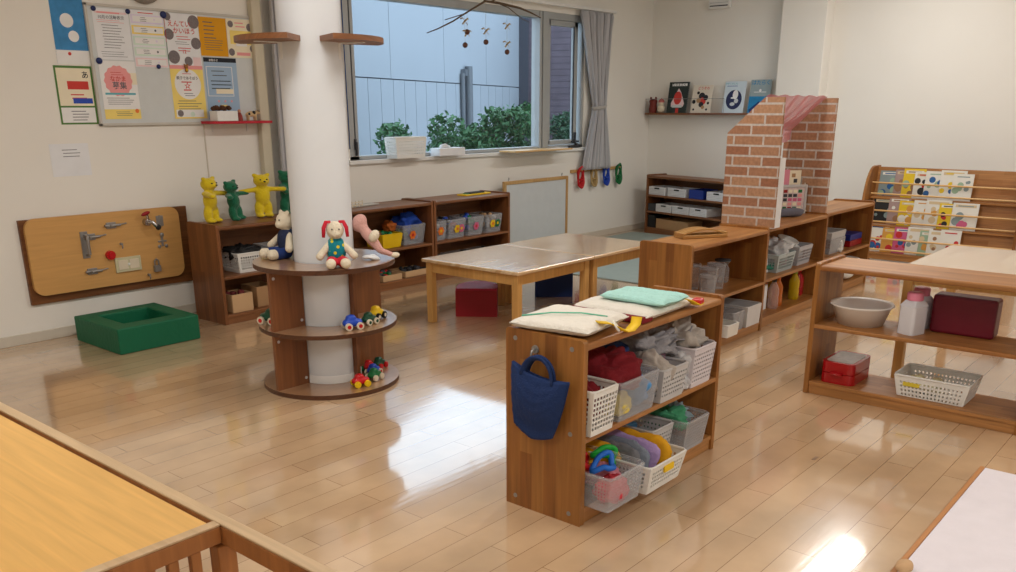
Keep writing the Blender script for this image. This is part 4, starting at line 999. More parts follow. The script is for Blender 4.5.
# whiteboard on the floor against the wall
t = thing('whiteboard', 'whiteboard in a pale wooden frame standing under the window', 'whiteboard', (6.06, 5.19, 0))
MB().m(mat('whiteboard_face', (206, 210, 212), .3)).box(.02, .93, .0, .012, .06, .64).build('board', t)
mb = MB().m(PEG).box(0, .03, -.008, .02, 0, .665).box(.92, .95, -.008, .02, 0, .665).box(.03, .92, -.008, .02, .635, .665).box(.03, .92, -.008, .02, .04, .07); mb.build('frame', t, bevel=.003)
mb = MB().m(STEEL)
for x in (.08, .87): mb.tube([(x, .01, .665), (x-.008, .01, .68), (x, .01, .695), (x+.008, .01, .68)], .003, 6)
mb.build('hanger', t)

# rope hanks on peg rail
t = thing('peg_rail', 'short wooden peg rail on the wall under the right curtain', 'peg rail', (7.19, WY, .69))
MB().m(PEG).box(0, .88, -.022, 0, -.015, .015).build('rail', t, bevel=.003)
for k, x in enumerate((.12, .35, .57, .80)): MB().m(PEG).cyl((x, -.02, .0), (x, -.065, .008), .007, n=12).build('peg', t)
for x, m_, lb in ((7.31, RED, 'red'), (7.54, mat('tan_rope', (176, 148, 100), .9), 'tan'), (7.76, BLUE, 'blue'), (7.99, GREEN, 'green')):
    mb = MB().m(m_)
    for q in range(5):
        rr = .034+.004*q
        mb.tube([(rr*math.cos(a)+.003*math.sin(5*a+q), -.045-.008*math.sin(a*2+q)-.006*q+.012, -.085+.105*(rr/.05)*math.sin(a)) for a in [2*PI*k/28 for k in range(28)]], .0075, 6, True)
    mb.tube([(-.03, -.05, -.11), (0, -.068, -.112), (.03, -.05, -.108), (0, -.028, -.11), (-.03, -.05, -.11)], .008, 6)
    tag(mb.build('skipping_rope'), '%s coiled skipping rope hanging on the peg rail' % lb, 'rope', None, (x, WY, .715))

# ------------------------------------------------------------------ tables
def table(label, loc, rz, L, W, H, seat=None, tw=.05):
    t = thing('low_table', label, 'table', loc, rz)
    MB().m(TW_x).box(0, L, 0, W, H-.022, H).build('tabletop', t, bevel=.006, seg=3)
    mb = MB().m(TW_z); i = .02; a = .045
    mb.box(i+a, L-i-a, i+.008, i+.028, H-.085, H-.022).box(i+a, L-i-a, W-i-.028, W-i-.008, H-.085, H-.022).box(i+.008, i+.028, i+a, W-i-a, H-.085, H-.022).box(L-i-.028, L-i-.008, i+a, W-i-a, H-.085, H-.022)
    mb.build('apron', t, bevel=.002)
    for x in (i, L-i-a):
        for y in (i, W-i-a): MB().m(TW_z).box(x, x+a, y, y+a, 0, H-.022).build('leg', t, bevel=.004)
    return t
table('pale square wooden table, its near corner facing the round shelf', (3.785, 3.14, 0), 0, .75, .78, .405)
table('second pale wooden table pushed against the first, beside the middle shelf', (4.54, 3.14, 0), 0, .74, .78, .405)
table('pale wooden table behind the right shelf', (4.42, .50, 0), 0, .90, .78, .56)
def stool(label, loc, rz, w, d, h, m1, m2):
    t = thing('floor_pouf', label, 'seat', loc, rz)
    pts = [(-w/2, 0), (w/2, 0)]+[(w/2*math.cos(a), d*.35+(d*.65)*math.sin(a)) for a in [PI*k/20 for k in range(21)]]
    MB().m(m1).prism(pts, 'z', 0, h).build('side', t, bevel=.006, seg=3)
    MB().m(m2).prism([(x*.985, .004+y*.98) for x, y in pts], 'z', h, h+.014).build('cushion_top', t, bevel=.006, seg=3)
stool('crimson vinyl floor seat under the first table', (4.11, 3.76, 0), -.93, .27, .27, .17, STOOLR, STOOLT)
stool('dark blue vinyl floor seat under the second table', (4.93, 3.755, 0), -.88, .27, .27, .16, STOOLB, STOOLB)
tag(MB().m(MATG).box(5.73, 8.20, 3.05, 5.18, 0, .008).build('floor_mat', bevel=.003), 'large grey green mat covering the corner floor by the whiteboard', 'mat')

# ------------------------------------------------------------------ middle shelf A
t = thing('wooden_block_toy', 'wooden arched slatted toy lying on the middle shelf top', 'toy', (4.41, 2.345, .608), -.55)
mb = MB().m(TOYW)
for yy in (-.045, .045): mb.box(-.14, .14, yy-.008, yy+.008, 0, .018)
mb.box(-.14, -.125, -.05, .05, .0, .03).box(.125, .14, -.05, .05, 0, .03); mb.build('base_frame', t, bevel=.003)
for k in range(4):
    y = -.042+k*.027
    pts = [(-.12+.24*i/12, .020+.022*math.sin(PI*i/12)) for i in range(13)]
    MB().m(TOYW).prism(pts+[(x, z+.008) for x, z in pts[::-1]], 'y', y, y+.020).build('slat', t, bevel=.001)
def canister(label, loc, r, h, m_=CLEARG, lid=True, group='clear canisters on the middle shelf'):
    t = thing('canister', label, 'canister', loc, 0, group)
    MB().m(m_).lathe([(r*.86, 0), (r, h-.01), (r, h)], n=28).build('body', t)
    MB().m(m_ if m_ != CLEAR else WP).lathe([(r*1.06, h), (r*1.08, h+.004), (r*1.06, h+.012), (r*.9, h+.013), (r*.88, h+.006)], n=28).build('lid', t)
canister('clear canister nearest the front left on the middle shelf', (4.37, 2.26, .301), .045, .10)
canister('tall clear canister second from the left on the middle shelf', (4.46, 2.31, .301), .05, .125)
canister('tall clear canister third from the left on the middle shelf', (4.575, 2.32, .301), .05, .13)
canister('clear canister at the back of the middle shelf', (4.47, 2.42, .301), .05, .13)
t = thing('glass_jar', 'clear glass jar with a dark lid right of the canisters', 'jar', (4.77, 2.38, .301))
MB().m(CLEAR).lathe([(.035, 0), (.04, .01), (.04, .08), (.028, .10), (.045, .125)], n=28).build('body', t); MB().m(DARK).lathe([(.047, .125), (.047, .134), (.0001, .135)], n=28).build('lid', t)
def plainbin(label, loc, L, W, H, m_, group=None): return basket(label, loc, 0, L, W, H, m_, holes=False, taper=.95, name='storage_tray', cat='tray', group=group, rim=.004)
plainbin('small white tray sticking out at the bottom left of the middle shelf', (4.48, 2.26, .061), .13, .24, .07, WP)
plainbin('clear box beside the white tray on the bottom of the middle shelf', (4.62, 2.30, .061), .14, .24, .11, CLEARG)
plainbin('clear and white box at the bottom right of the middle shelf', (4.80, 2.29, .061), .18, .24, .12, mat('frosted_white', (214, 214, 216), .4))

# ------------------------------------------------------------------ brick play house panels on shelf B
BRK = brickmat('brick_print', .185, .0585, ((190, 146, 112), (160, 106, 78)), (206, 196, 188), 'v', ms=.0062, rough=.7, off=.43, scale_noise=55)
def brickpanel(label, x, y0):
    t = thing('brick_panel', label, 'play panel', (x, y0, .608))
    H = .737; D = .335
    MB().m(BRK).prism([(0, 0), (D, 0), (D, H-.20), (D-.22, H), (0, H)], 'x', 0, .02).build('panel', t)
brickpanel('brick print play house panel with a cut corner, nearer the camera', 4.978, 2.180)
brickpanel('brick print play house panel behind the pink cloth, at the far end', 5.895, 2.225)
t = thing('roof_cloth', 'sheer pink cloth draped across the tops of the brick panels', 'cloth', (5.0, 2.29, 1.345))
mb = MB().m(SHEER); nx, nz = 36, 22; vs = []
for j in range(nz+1):
    v = j/nz
    for i in range(nx+1):
        u = i/nx; L_ = .42
        d = v*L_
        sag = .035*math.sin(PI*u)*math.sin(PI*min(1, v*1.4))
        if d < .29: y, z = .215*d/.29, -.20*d/.29+.012
        else: y, z = .222, -.188-(d-.29)*(1.1-.5*u)
        vs.append((.0+.90*u, y+.004*math.sin(u*40+v*6), z-sag+.004*math.sin(u*30-v*9)))
mb.add(vs, [(j*(nx+1)+i, j*(nx+1)+i+1, (j+1)*(nx+1)+i+1, (j+1)*(nx+1)+i) for j in range(nz) for i in range(nx)], True)
mb.build('cloth', t)
# stand behind: grey frames with cards
t = thing('picture_display', 'grey frame holding pink picture cards between the brick panels', 'picture frame', (5.80, 2.42, .608), -.75)
mb = MB().m(WPG)
for a in ((-.095, .095, 0, .018), (-.095, .095, .172, .19)): mb.box(a[0], a[1], -.008, .008, a[2], a[3])
mb.box(-.095, -.078, -.008, .008, .018, .172).box(.078, .095, -.008, .008, .018, .172); mb.build('frame', t, bevel=.002)
CARDP = mat('card_print', (214, 196, 196), .7, var=.3, vscale=60)
mb = MB().m(CARDP).box(-.078, .078, -.003, .003, .018, .172)
rnd = random.Random(9)
for k in range(4):
    for q in range(5):
        mb.m(rnd.choice((PINKD, DRED, DARK, GREEN, PCREAM, INKP))).box(-.068+k*.034, -.068+k*.034+.026, -.005, -.003, .026+q*.028, .026+q*.028+.020)
mb.build('cards', t)
t = thing('card_stand', 'upright pink and cream card panel behind the grey frame', 'card stand', (5.80, 2.475, .608), -.75)
MB().m(mat('pink_card', (222, 140, 160), .7)).box(-.10, .02, 0, .006, 0, .285).m(PCREAM).box(.02, .10, 0, .006, 0, .28).m(DARK).box(.05, .075, -.001, 0, .20, .225).m(KRAFT).box(.035, .06, -.001, 0, .235, .26).build('card', t)
t = thing('card_stand', 'cream card with small pictures leaning at the right of the grey frame', 'card stand', (5.905, 2.345, .608), -.75)
mb = MB().m(PCREAM).box(-.035, .035, 0, .006, 0, .20)
for q in range(6): mb.m((KRAFT, PINKD, DARK)[q % 3]).box(-.02+.018*(q % 2), -.004+.018*(q % 2), -.001, 0, .02+q*.028, .038+q*.028)
mb.build('card', t).rotation_euler = (-.1, 0, 0)
tag(MB().m(PAPER).box(0, .08, 0, .006, 0, .40).build('foam_strip'), 'narrow white upright strip behind the front edge of the near brick panel', 'strip', loc=(4.999, 2.182, .608))
bundle('small grey pouch lying on the shelf in front of the picture frame', (5.62, 2.36, .608), (.20, .075, .055), mat('grey_pouch', (104, 104, 116), .9, bump=.3), seed=51, amp=.006, name='pouch', cat='pouch', rz=-.6)
basket('clear wire basket of wrapped dishes on the shelf under the brick panels', (5.36, 2.36, .301), 0, .26, .25, .11, mat('clear_blue_grey_mesh', (176, 190, 194), .4), cell=.018, hole=.78)
bundle('teal green cloth at the bottom of the wire basket', (5.30, 2.36, .308), (.17, .19, .05), mat('teal_towel', (60, 140, 120), .9), seed=52)
bundle('clear plastic wrap bulging out of the wire basket', (5.38, 2.35, .36), (.23, .20, .11), WRAP, seed=53, amp=.05, freq=18, name='plastic_bag', cat='bag')
bundle('pink and grey packet inside the wire basket', (5.43, 2.33, .32), (.09, .12, .07), mat('packet_pink', (180, 120, 136), .7), seed=54, name='packet', cat='packet')
bundle('yellow green toy food on the wire basket', (5.37, 2.42, .40), (.07, .05, .05), mat('lime_yellow', (196, 190, 60), .6), seed=55, name='toy_food', cat='toy')
tag(MB().m(PAPER).obox((0, 0, .11), (.10, .006, .22), (-.15, 0, 0)).build('paper_card'), 'white card standing at the left of the wire basket', 'card', loc=(5.19, 2.33, .301), rz=-.3)
basket('second clear basket with white bowls right of the wire basket', (5.68, 2.37, .301), 0, .22, .25, .12, mat('clear_grey_mesh', (186, 188, 196), .4), cell=.018, hole=.75)
def bowl(label, loc, r, h, m_, tilt=0, group=None, name='bowl'):
    o = MB().m(m_).lathe([(.0001, .003), (r*.55, .003), (r*.97, h), (r*1.04, h), (r*1.04, h-.006), (r*.6, 0), (.0001, 0)], n=32).build(name)
    tag(o, label, 'bowl', group, loc); o.rotation_euler = (tilt, 0, 0); return o
bowl('white toy bowl resting tilted in the second clear basket', (5.66, 2.36, .38), .075, .045, WP, .5)
bowl('white toy bowl at the top of the second clear basket', (5.71, 2.40, .41), .07, .045, WP, .35)
bowl('pale blue toy bowl low in the second clear basket', (5.68, 2.36, .33), .08, .045, mat('pale_blue_plastic', (190, 206, 226), .4), .1)
def bottle(label, loc, liquid, cap, h=.21, r=.034):
    t = thing('toy_bottle', label, 'bottle', loc, 0, 'bottles of coloured water on the bottom shelf')
    MB().m(liquid).lathe([(r*.85, 0), (r, .012), (r, h*.30), (r*.90, h*.36), (r, h*.42), (r, h*.62), (r*.45, h*.82), (r*.38, h*.88)], n=24).build('body', t)
    MB().m(cap).lathe([(r*.46, h*.86), (r*.46, h), (r*.3, h*1.005)], n=20).build('cap', t)
def liq(n, c): return glassy(n, c, .62, .12)
bottle('clear water bottle with a black cap at the left of the bottles', (5.315, 2.285, .061), glassy('water_pink', (226, 196, 190), .35), BLACK, h=.20)
bottle('orange water bottle beside the clear one', (5.41, 2.30, .061), liq('water_orange', (222, 120, 40)), ORANGE, h=.20)
bottle('yellow water bottle standing behind the orange one', (5.57, 2.40, .061), liq('water_yellow', (228, 180, 30)), YEL, h=.20)
bottle('lime yellow water bottle with a green cap', (5.675, 2.30, .061), liq('water_lime', (214, 186, 20)), mat('lime_cap', (140, 170, 50), .4), h=.20)
bottle('red water bottle at the right end of the bottles', (5.83, 2.335, .061), liq('water_red', (196, 24, 40)), RED, h=.185)
tag(MB().m(PAPER).obox((0, 0, .08), (.05, .05, .16)).build('paper_carton', bevel=.003), 'white carton behind the clear bottle on the bottom shelf', 'carton', loc=(5.24, 2.33, .061))

# shelf C
basket('clear container stack at the left of the far shelf', (6.30, 2.38, .301), 0, .28, .23, .10, CLEARG, holes=False, taper=.95, name='food_container', cat='container')
basket('clear container stacked on the lower one at the far shelf', (6.32, 2.38, .402), 0, .27, .22, .045, WPG, holes=False, taper=.95, name='food_container', cat='container')
bundle('rolled white cloth in front of the clear containers', (6.37, 2.29, .302), (.08, .07, .09), WHC, seed=61)
tag(MB().m(DRED).box(-.12, .12, -.10, .10, 0, .045).build('flat_box', bevel=.005), 'flat red box on the far shelf under the blue one', 'box', loc=(6.72, 2.38, .301))
tag(MB().m(mat('deep_blue_plastic', (30, 44, 130), .4)).box(-.13, .11, -.10, .10, 0, .045).build('flat_box', bevel=.005), 'flat dark blue box stacked on the red box', 'box', loc=(6.72, 2.38, .347))
bowl('upper white bowl on the bottom of the far shelf', (6.60, 2.33, .15), .12, .07, WP)
bundle('white round container under the bowl on the far shelf', (6.60, 2.33, .061), (.20, .19, .095), WP, seed=62, amp=0, e=.8, name='container', cat='container')

# ------------------------------------------------------------------ right shelf contents (shelf runs towards -Y from y=1.5, front at x=3.93)
o = MB().m(mat('basin_white', (232, 226, 220), .35)).lathe([(.0001, .006), (.095, .006), (.122, .088), (.139, .095), (.141, .089), (.128, .082), (.10, 0), (.0001, 0)], n=56).build('wash_basin')
tag(o, 'round off-white wash basin on the upper board of the right shelf', 'basin', loc=(4.085, 1.325, .3355))
MILK = mat('milky_jug', (222, 222, 228), .4)
def jug(label, x, y):
    t = thing('plastic_jug', label, 'jug', (x, y, .3355), -.35, 'white jugs with pink lids')
    mb = MB().m(MILK).prism(rrect(-.048, .048, -.040, .040, .014, 4), 'z', 0, .125)
    mb.add([(-.048, -.04, .125), (.048, -.04, .125), (.048, .04, .125), (-.048, .04, .125), (-.028, -.028, .150), (.028, -.028, .150), (.028, .028, .150), (-.028, .028, .150)], [(0, 1, 5, 4), (1, 2, 6, 5), (2, 3, 7, 6), (3, 0, 4, 7)])
    mb.build('body', t, bevel=.004); MB().m(PINK).lathe([(.034, .150), (.034, .180), (.030, .184), (.0001, .184)], n=28).build('lid', t)
    MB().m(MILK).tube([(.046, 0, .12), (.072, 0, .115), (.075, 0, .06), (.046, 0, .04)], .007, 8).build('handle', t)
jug('white plastic jug with pink lid nearest the front of the right shelf', 4.035, 1.085); jug('white plastic jug with pink lid behind the front one', 4.165, 1.095)
tag(MB().m(mat('maroon_plastic', (110, 20, 40), .4)).box(-.05, .05, -.13, .13, 0, .17).build('storage_bin', bevel=.012), 'dark red bin behind the jugs on the right shelf', 'bin', loc=(4.17, .905, .3355))
t = thing('toy_suitcase', 'glossy red case with a pale printed lid on the bottom board of the right shelf', 'case', (3.962, 1.285, .0605), 0)
CASE = mat('glossy_red', (168, 8, 22), .2, spec=.6)
MB().m(CASE).prism(rrect(0, .24, 0, .155, .03, 6), 'z', 0, .048).build('bottom_half', t, bevel=.01, seg=3)
MB().m(CASE).prism(rrect(0, .24, 0, .155, .03, 6), 'z', .051, .102).build('top_half', t, bevel=.01, seg=3)
MB().m(mat('printed_lid', (190, 182, 176), .3, var=.35, vscale=45)).prism(rrect(.02, .22, .015, .14, .02, 5), 'z', .102, .1035).build('lid_print', t)
MB().m(CASE).tube([(-.004, .05, .05), (-.02, .055, .052), (-.02, .10, .052), (-.004, .105, .05)], .005, 8).build('handle', t)
t = basket('white perforated basket with a yellow label on the bottom of the right shelf', (4.08, .955, .061), -PI/2, .31, .22, .095, WP, cell=.0165, hole=.5, zr=(.08, .8))
MB().m(mat('yellow_label', (216, 196, 60), .6)).box(-.115, -.045, -.108, -.104, .05, .068).build('label_tag', t)
bundle('crumpled yellow and white wrapper inside the white basket', (4.08, 1.0, .075), (.12, .14, .06), mat('pale_lemon', (222, 216, 170), .6, var=.3, vscale=30), seed=71, amp=.03, name='wrapper', cat='wrapper')

# ------------------------------------------------------------------ far corner shelf boxes
def boxrow(items, z, H_):
    for (x0, x1, m_, lb, h) in items:
        R = Matrix.Rotation(farrot, 3, 'Z'); c = Vector((8.29, 5.09, 0))+R @ Vector(((x0+x1)/2, .12, 0))
        t = thing('storage_box', lb, 'box', (c.x, c.y, z+.001), farrot, 'storage boxes in the corner shelf'); L = x1-x0
        mb = MB().m(m_); l = L/2
        mb.box(-l, l, -.11, .11, 0, .006).box(-l, l, -.11, -.104, .006, h).box(-l, l, .104, .11, .006, h).box(-l, -l+.006, -.104, .104, .006, h).box(l-.006, l, -.104, .104, .006, h); mb.build('box', t, bevel=.002)
        if m_ is WBOX:
            g = MB().m(WPG)
            for k in range(4): g.box(-l+.012, l-.012, -.1115, -.1095, .014+k*.015, .017+k*.015)
            g.build('ribs', t); MB().m(BLACK).box(-.035, .035, -.113, -.109, h-.024, h-.010).build('handle_slot', t)
WBOX = mat('white_box_plastic', (226, 226, 228), .45)
boxrow(((.03, .27, WBOX, 'white ribbed storage box at the left of the corner shelf top row', .085), (.31, .56, WBOX, 'white ribbed storage box second in the corner shelf top row', .085), (.61, .80, mat('box_blue', (26, 54, 140), .5), 'dark blue storage box in the corner shelf top row', .09),
        (.85, 1.1, WBOX, 'white storage box behind the brick panel in the top row', .085)), .405, .1)
boxrow(((.03, .13, DARK, 'small dark grey box at the left of the corner shelf second row', .075), (.145, .37, WBOX, 'white ribbed storage box second in the corner shelf second row', .08), (.385, .62, WBOX, 'white ribbed storage box third in the corner shelf second row', .08),
        (.635, .86, WBOX, 'white ribbed storage box beside the brick panel in the second row', .08)), .235, .1)
boxrow(((.16, .62, KRAFT, 'wide brown cardboard box on the bottom of the corner shelf', .10), (.03, .14, BLACK, 'black box on the bottom left of the corner shelf', .13)), .06, .1)

# ------------------------------------------------------------------ wall shelf with picture books
t = thing('book_ledge', 'long narrow wooden book ledge on the far wall', 'shelf', (WX, 5.28, 1.235), -PI/2)
MB().m(DW_x).box(0, 1.45, -.12, 0, -.02, 0).build('board', t, bevel=.002)
MB().m(STEEL).cyl((.0, -.115, .14), (.92, -.115, .14), .0025, n=8).cyl((.005, -.115, 0), (.005, -.115, .14), .0025, n=8).cyl((.92, -.115, 0), (.92, -.115, .14), .0025, n=8).build('guard_wire', t)
def book(label, loc, rz, W_, H_, base, deco, lean=-.12, th=.012, group=None, roll=0):
    t = thing('picture_book', label, 'book', loc, rz, group)
    t.rotation_euler = Euler((0, 0, rz)).to_matrix().to_4x4().to_euler()
    mb = MB().m(base).box(0, W_, 0, .0015, 0, H_).box(0, W_, th-.0015, th, 0, H_).box(0, .0015, 0, th, 0, H_)
    lay = [-.0004]
    def R(m_, a, b, c, d): lay[0] -= .0001; mb.m(m_).poly([(a*W_, lay[0], c*H_), (b*W_, lay[0], c*H_), (b*W_, lay[0], d*H_), (a*W_, lay[0], d*H_)])
    def Cc(m_, cx, cz, r, rz_=None): lay[0] -= .0001; mb.m(m_).poly([(cx*W_+r*W_*math.cos(a), lay[0], cz*H_+(rz_ or r)*W_*math.sin(a)) for a in [2*PI*k/28 for k in range(28)]])
    def Tt(m_, s_, sz, cx, cz): lay[0] -= .0001; text(mb, s_, sz*W_, cx*W_, cz*H_, lay[0], m_)
    def Pl(m_, pts): lay[0] -= .0001; mb.m(m_).poly([(x*W_, lay[0], z*H_) for x, z in pts])
    deco(R, Cc, Tt, Pl)
    c = mb.build('cover', t); c.rotation_euler = (lean, 0, 0)
    p = MB().m(PWHITE).box(.002, W_-.003, .0016, th-.0016, .003, H_-.003).build('pages', t); p.rotation_euler = (lean, 0, 0)
    return t
BDARK = mat('cover_dark_green', (40, 52, 50), .4, var=.5, vscale=25); BCRM = mat('cover_cream', (222, 212, 196), .4); BLB = mat('cover_pale_blue', (206, 220, 230), .35); BBL = mat('cover_blue', (20, 128, 184), .4, var=.3, vscale=20); BGRY = mat('cover_grey', (150, 166, 170), .4)
def b1(R, C, T, P): R(PWHITE, .15, .9, .87, .95); T(BDARK, 'だるまさん', .14, .5, .885); P(PPNK, [(.2, .2), (.8, .2), (.85, .3), (.65, .65), (.5, .8), (.38, .62), (.18, .32)]); C(INKR, .5, .48, .20, .28); R(PGRY, .25, .75, .17, .25); R(INKR, .45, .6, .0, .15)
def b2(R, C, T, P):
    T(INKR, 'どうぞの', .15, .55, .84)
    for (m_, x, z, r) in ((BLACK, .3, .72, .07), (INKK, .5, .6, .16), (INKR, .55, .42, .17), (INKK, .7, .55, .12), (KRAFT, .35, .45, .11), (BLACK, .12, .4, .09), (INKK, .5, .3, .12), (BLACK, .85, .35, .06), (INKK, .14, .12, .05), (INKK, .8, .12, .05), (KRAFT, .6, .2, .08)): C(m_, x, z, r)
def b3(R, C, T, P): T(INKT, 'かがくのとも', .10, .3, .90); R(INKB, .1, .6, .84, .86); C(mat('ink_navy', (26, 36, 82), .5), .5, .42, .38, .42); C(PWHITE, .55, .58, .13, .2); C(PGRY, .45, .28, .12, .08); C(PGRY, .62, .38, .1); R(PWHITE, .35, .6, .45, .5)
def b4(R, C, T, P): R(BBL, 0, 1, 0, .5); T(BBL, 'はたらく', .23, .5, .86); R(PWHITE, .2, .8, .62, .64); C(PWHITE, .5, .68, .06); P(mat('cover_navy', (16, 56, 116), .5), [(.05, .1), (.5, .35), (.9, .15), (.8, .02), (.1, .02)])
for (y, W_, H_, base, dec, lb, z) in ((5.03, .235, .31, BDARK, b1, 'dark picture book with a red and white figure at the left of the ledge', 0), (4.745, .225, .275, BCRM, b2, 'cream picture book with black and red animals on the ledge', 0),
                                   (4.385, .225, .305, BLB, b3, 'pale blue book with a dark round picture on the ledge', 0), (4.11, .215, .315, BGRY, b4, 'grey and blue book nearest the brick panel on the ledge', 0)):
    book(lb, (8.52, y, 1.236), -PI/2, W_, H_, base, dec, lean=-.16, group='picture books on the wall ledge')
t = thing('figurine', 'small dark red owl figurine at the left end of the book ledge', 'figurine', (8.54, 5.205, 1.236)); 
MB().m(mat('oxblood', (112, 36, 26), .5)).lathe([(.038, 0), (.044, .04), (.038, .09), (.044, .12), (.03, .14), (.0001, .142)], n=24).ell((0, -.03, .145), (.012, .012, .018), n=10).ell((0, .03, .145), (.012, .012, .018), n=10).build('body', t)
t = thing('figurine', 'small cream snowman figurine with a pink hat on the book ledge', 'figurine', (8.54, 5.105, 1.236))
MB().m(CREAM).ell((0, 0, .042), (.042, .042, .042), n=18).ell((0, 0, .095), (.030, .030, .030), n=16).build('body', t); MB().m(mat('dusty_pink', (190, 110, 104), .8)).lathe([(.034, .105), (.03, .125), (.0001, .15)], n=18).build('hat', t)
t = thing('wall_device', 'small white box shaped detector high on the far wall', 'detector', (WX, 4.64, 2.225), -PI/2)
MB().m(WHITE).box(0, .235, -.05, 0, 0, .16).build('housing', t, bevel=.01); MB().m(DARK).box(.02, .215, -.052, -.05, .02, .03).m(WPG).box(.02, .215, -.052, -.049, .05, .056).build('grille', t)

# ------------------------------------------------------------------ magazine rack
RK = (7.93, 2.665, 0)
t = thing('magazine_rack', 'wooden magazine rack with three tiers of picture books at the right', 'rack', RK, -PI/2)
side = [(0, 0), (.34, 0), (.34, .80), (.20, .80)]+[(.20-.20*math.sin(PI/2*k/8)+0, .80-.36*(1-math.cos(PI/2*k/8))) for k in range(1, 9)]
LW = 1.2
for x in (-.022, LW): MB().m(SW_z).prism(side, 'x', x, x+.022).build('side_panel', t, bevel=.004)
tiers = ((.16, .545, .24), (.085, .315, .23), (.01, .085, .23))     # front offset y, base z, height
for (dy, z, h) in tiers:
    MB().m(SW_x).box(0, LW, dy, dy+.10, z-.022, z-.004).build('shelf_board', t, bevel=.002)
    MB().m(SW_x).obox((LW/2, dy+.105, z+h/2-.01), (LW, .008, h+.03), (-.14, 0, 0)).build('back_board', t)
    for rz_ in (.022, .095 if False else .115): MB().m(RODW).cyl((0, dy-.004+rz_*.14, z+rz_), (LW, dy-.004+rz_*.14, z+rz_), .0075, n=12).build('rod', t)
MB().m(SW_x).box(0, LW, .02, .04, .02, .062).build('bottom_rail', t, bevel=.002)
BC = {n: mat('cover_'+n, c, .45) for n, c in (('white', (222, 220, 212)), ('yellow', (222, 190, 40)), ('black', (34, 36, 40)), ('rose', (196, 90, 130)), ('beige', (206, 186, 150)), ('grey2', (132, 148, 150)), ('green2', (150, 176, 150)), ('mauve', (164, 140, 136)), ('orange2', (206, 150, 70)), ('blue2', (40, 92, 150)), ('red2', (190, 44, 44)), ('brown', (150, 112, 80)))}
def mk(seed, dots):
    def f(R, C, T, P):
        rd = random.Random(seed); R(BC['white'] if seed % 2 else BC['beige'], .1, .9, .84, .94); R(dots[0], .2, .8, .87, .91)
        for k in range(6): C(rd.choice(dots), rd.uniform(.12, .88), rd.uniform(.12, .75), rd.uniform(.07, .17))
    return f
sp = [[('grey2', ('blue2', 'green2'), 'grey blue'), ('mauve', ('brown', 'grey2'), 'mauve'), ('yellow', ('brown', 'green2'), 'olive yellow'), ('white', ('red2', 'black'), 'white and red dotted'), ('white', ('green2', 'blue2'), 'white with green'), ('white', ('yellow', 'blue2'), 'white with yellow'), ('white', ('grey2', 'green2'), 'plain white')],
      [('black', ('grey2', 'black'), 'black'), ('mauve', ('brown', 'white'), 'dusty mauve'), ('yellow', ('white', 'orange2'), 'bright yellow'), ('white', ('orange2', 'beige'), 'white with orange'), ('white', ('beige', 'orange2'), 'ivory'), ('yellow', ('black', 'red2'), 'yellow with black dots'), ('white', ('grey2', 'rose'), 'white with rose dots')],
      [('white', ('blue2', 'red2'), 'rainbow'), ('orange2', ('yellow', 'red2'), 'orange and yellow'), ('rose', ('blue2', 'red2'), 'pink'), ('white', ('beige', 'grey2'), 'pale white'), ('green2', ('beige', 'orange2'), 'green and tan'), ('white', ('beige', 'brown'), 'beige patterned'), ('white', ('red2', 'beige'), 'white with red stripe')]]
for ti, (dy, z, h) in enumerate(tiers):
    xs = .035
    for k, (b, dots, lb) in enumerate(sp[ti]):
        w_ = (.20, .16, .18, .19, .17, .20, .16)[(k+ti) % 7]; st = (.105, .07, .095, .09, .12, .10, .11)[(k+ti*2) % 7]
        if k == 0: st = .13
        x = xs; xs += st
        p = Matrix.Rotation(-PI/2, 3, 'Z') @ Vector((x, dy+.050-.0062*k, z-.003))
        book('%s picture book on the %s tier of the magazine rack' % (lb, ('top', 'middle', 'bottom')[ti]), (RK[0]+p.x, RK[1]+p.y, p.z), -PI/2, w_, h-.02+.012*((k*7+ti) % 3), BC[b], mk(k*3+ti+1, [BC[d] for d in dots]), lean=-.14, th=.005, group='picture books in the magazine rack')

# ------------------------------------------------------------------ foreground counter / fence, white mat
t = thing('slatted_cot', 'wooden slatted cot with a golden board laid on top at the bottom left', 'cot', (.73, 1.285, 0))
ZR = .60
MB().m(YW_x).box(-1.2, -.008, .018, 1.2, ZR-.022, ZR-.004).build('top_board', t, bevel=.002)
mb = MB().m(RAILT).box(.0, .026, -.6, 1.25, ZR-.004, ZR+.001).m(RAILW).box(.0, .026, -.6, 1.25, ZR-.04, ZR-.0042); mb.build('side_rail', t, bevel=.002)
mb = MB().m(RAILT).box(-1.2, -.0005, -.006, .016, ZR-.004, ZR+.001).m(RAILW).box(-1.2, -.0005, -.006, .016, ZR-.036, ZR-.0042); mb.build('front_rail', t, bevel=.002)
MB().m(RAILW).box(-.012, .024, -.010, .022, 0, ZR-.041).build('corner_post', t, bevel=.003)
for k in range(20):
    x = -.040-.0415*k
    MB().m(RAILW).box(x-.019, x, -.002, .012, .10, ZR-.037).build('slat', t, bevel=.002)
MB().m(RAILW).box(-1.2, -.013, -.006, .016, .06, .10).build('lower_rail', t, bevel=.002)
MB().m(RAILW).box(.0, .026, -.6, -.57, 0, ZR-.041).build('post', t, bevel=.003)
t = thing('play_mat', 'white padded mat with a brown border at the bottom right corner', 'mat', (1.9, -.2, 0))
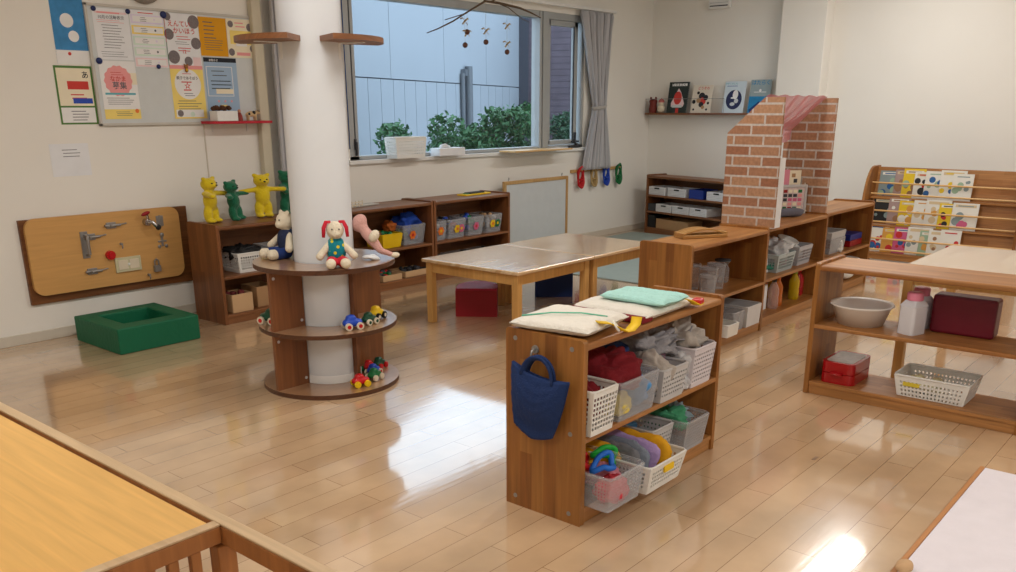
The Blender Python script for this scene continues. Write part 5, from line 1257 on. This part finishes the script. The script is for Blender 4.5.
MB().m(mat('mat_white', (226, 220, 226), .8, bump=.2)).box(0, 1.55, 0, .80, 0, .012).build('mat', t, bevel=.003)
MB().m(mat('border_brown', (186, 130, 80), .6)).box(-.012, 1.562, .802, .818, 0, .010).build('border', t, bevel=.002)
bundle('beige soft toy paw lying on the white mat at the corner', (2.45, .585, .013), (.07, .05, .035), mat('tan_plush', (196, 160, 120), .9), seed=81, amp=.004, e=.9, name='soft_toy', cat='soft toy')
# small dark brass plate on the floor
tag(MB().m(mat('brass_plate', (130, 104, 82), .5)).box(-.02, .02, -.006, .006, 0, .0012).build('floor_plate'), 'tiny dark metal plate set in the floor before the right shelf', 'plate', loc=(3.16, 1.13, .0))

# ------------------------------------------------------------------ light, camera, view
w = bpy.data.worlds.new('sky'); SC.world = w; w.use_nodes = True
bg = w.node_tree.nodes['Background']; bg.inputs[0].default_value = (.64, .83, 1.0, 1); bg.inputs[1].default_value = 2.9
f_, cx_, cy_ = 876.8, 508.5, 392.3
yaw, pitch, roll = .867153, .313738, -.0024
F = Vector((math.cos(pitch)*math.sin(yaw), math.cos(pitch)*math.cos(yaw), -math.sin(pitch)))
Rr = F.cross(Vector((0, 0, 1))).normalized(); U = Rr.cross(F)
R2 = Rr*math.cos(roll)+U*math.sin(roll); U2 = -Rr*math.sin(roll)+U*math.cos(roll)
cam = bpy.data.cameras.new('camera'); co = bpy.data.objects.new('camera', cam); COL.objects.link(co)
M = Matrix((R2, U2, -F)).transposed().to_4x4(); M.translation = (0, 0, 1.29); co.matrix_world = M
cam.sensor_width = 36; cam.lens = f_*36/1016; cam.shift_x = -(cx_-508)/1016; cam.shift_y = (cy_-286)/1016; cam.clip_start = .02
SC.camera = co
SC.view_settings.view_transform = 'Standard'; SC.view_settings.look = 'None'; SC.view_settings.gamma = 1; SC.view_settings.use_curve_mapping = False
SC.view_settings.exposure = 0.06
SC.cycles.use_denoising = True; SC.cycles.max_bounces = 10; SC.cycles.transparent_max_bounces = 24
for m_ in [m for m in bpy.data.materials if m.users == 0]: bpy.data.materials.remove(m_)
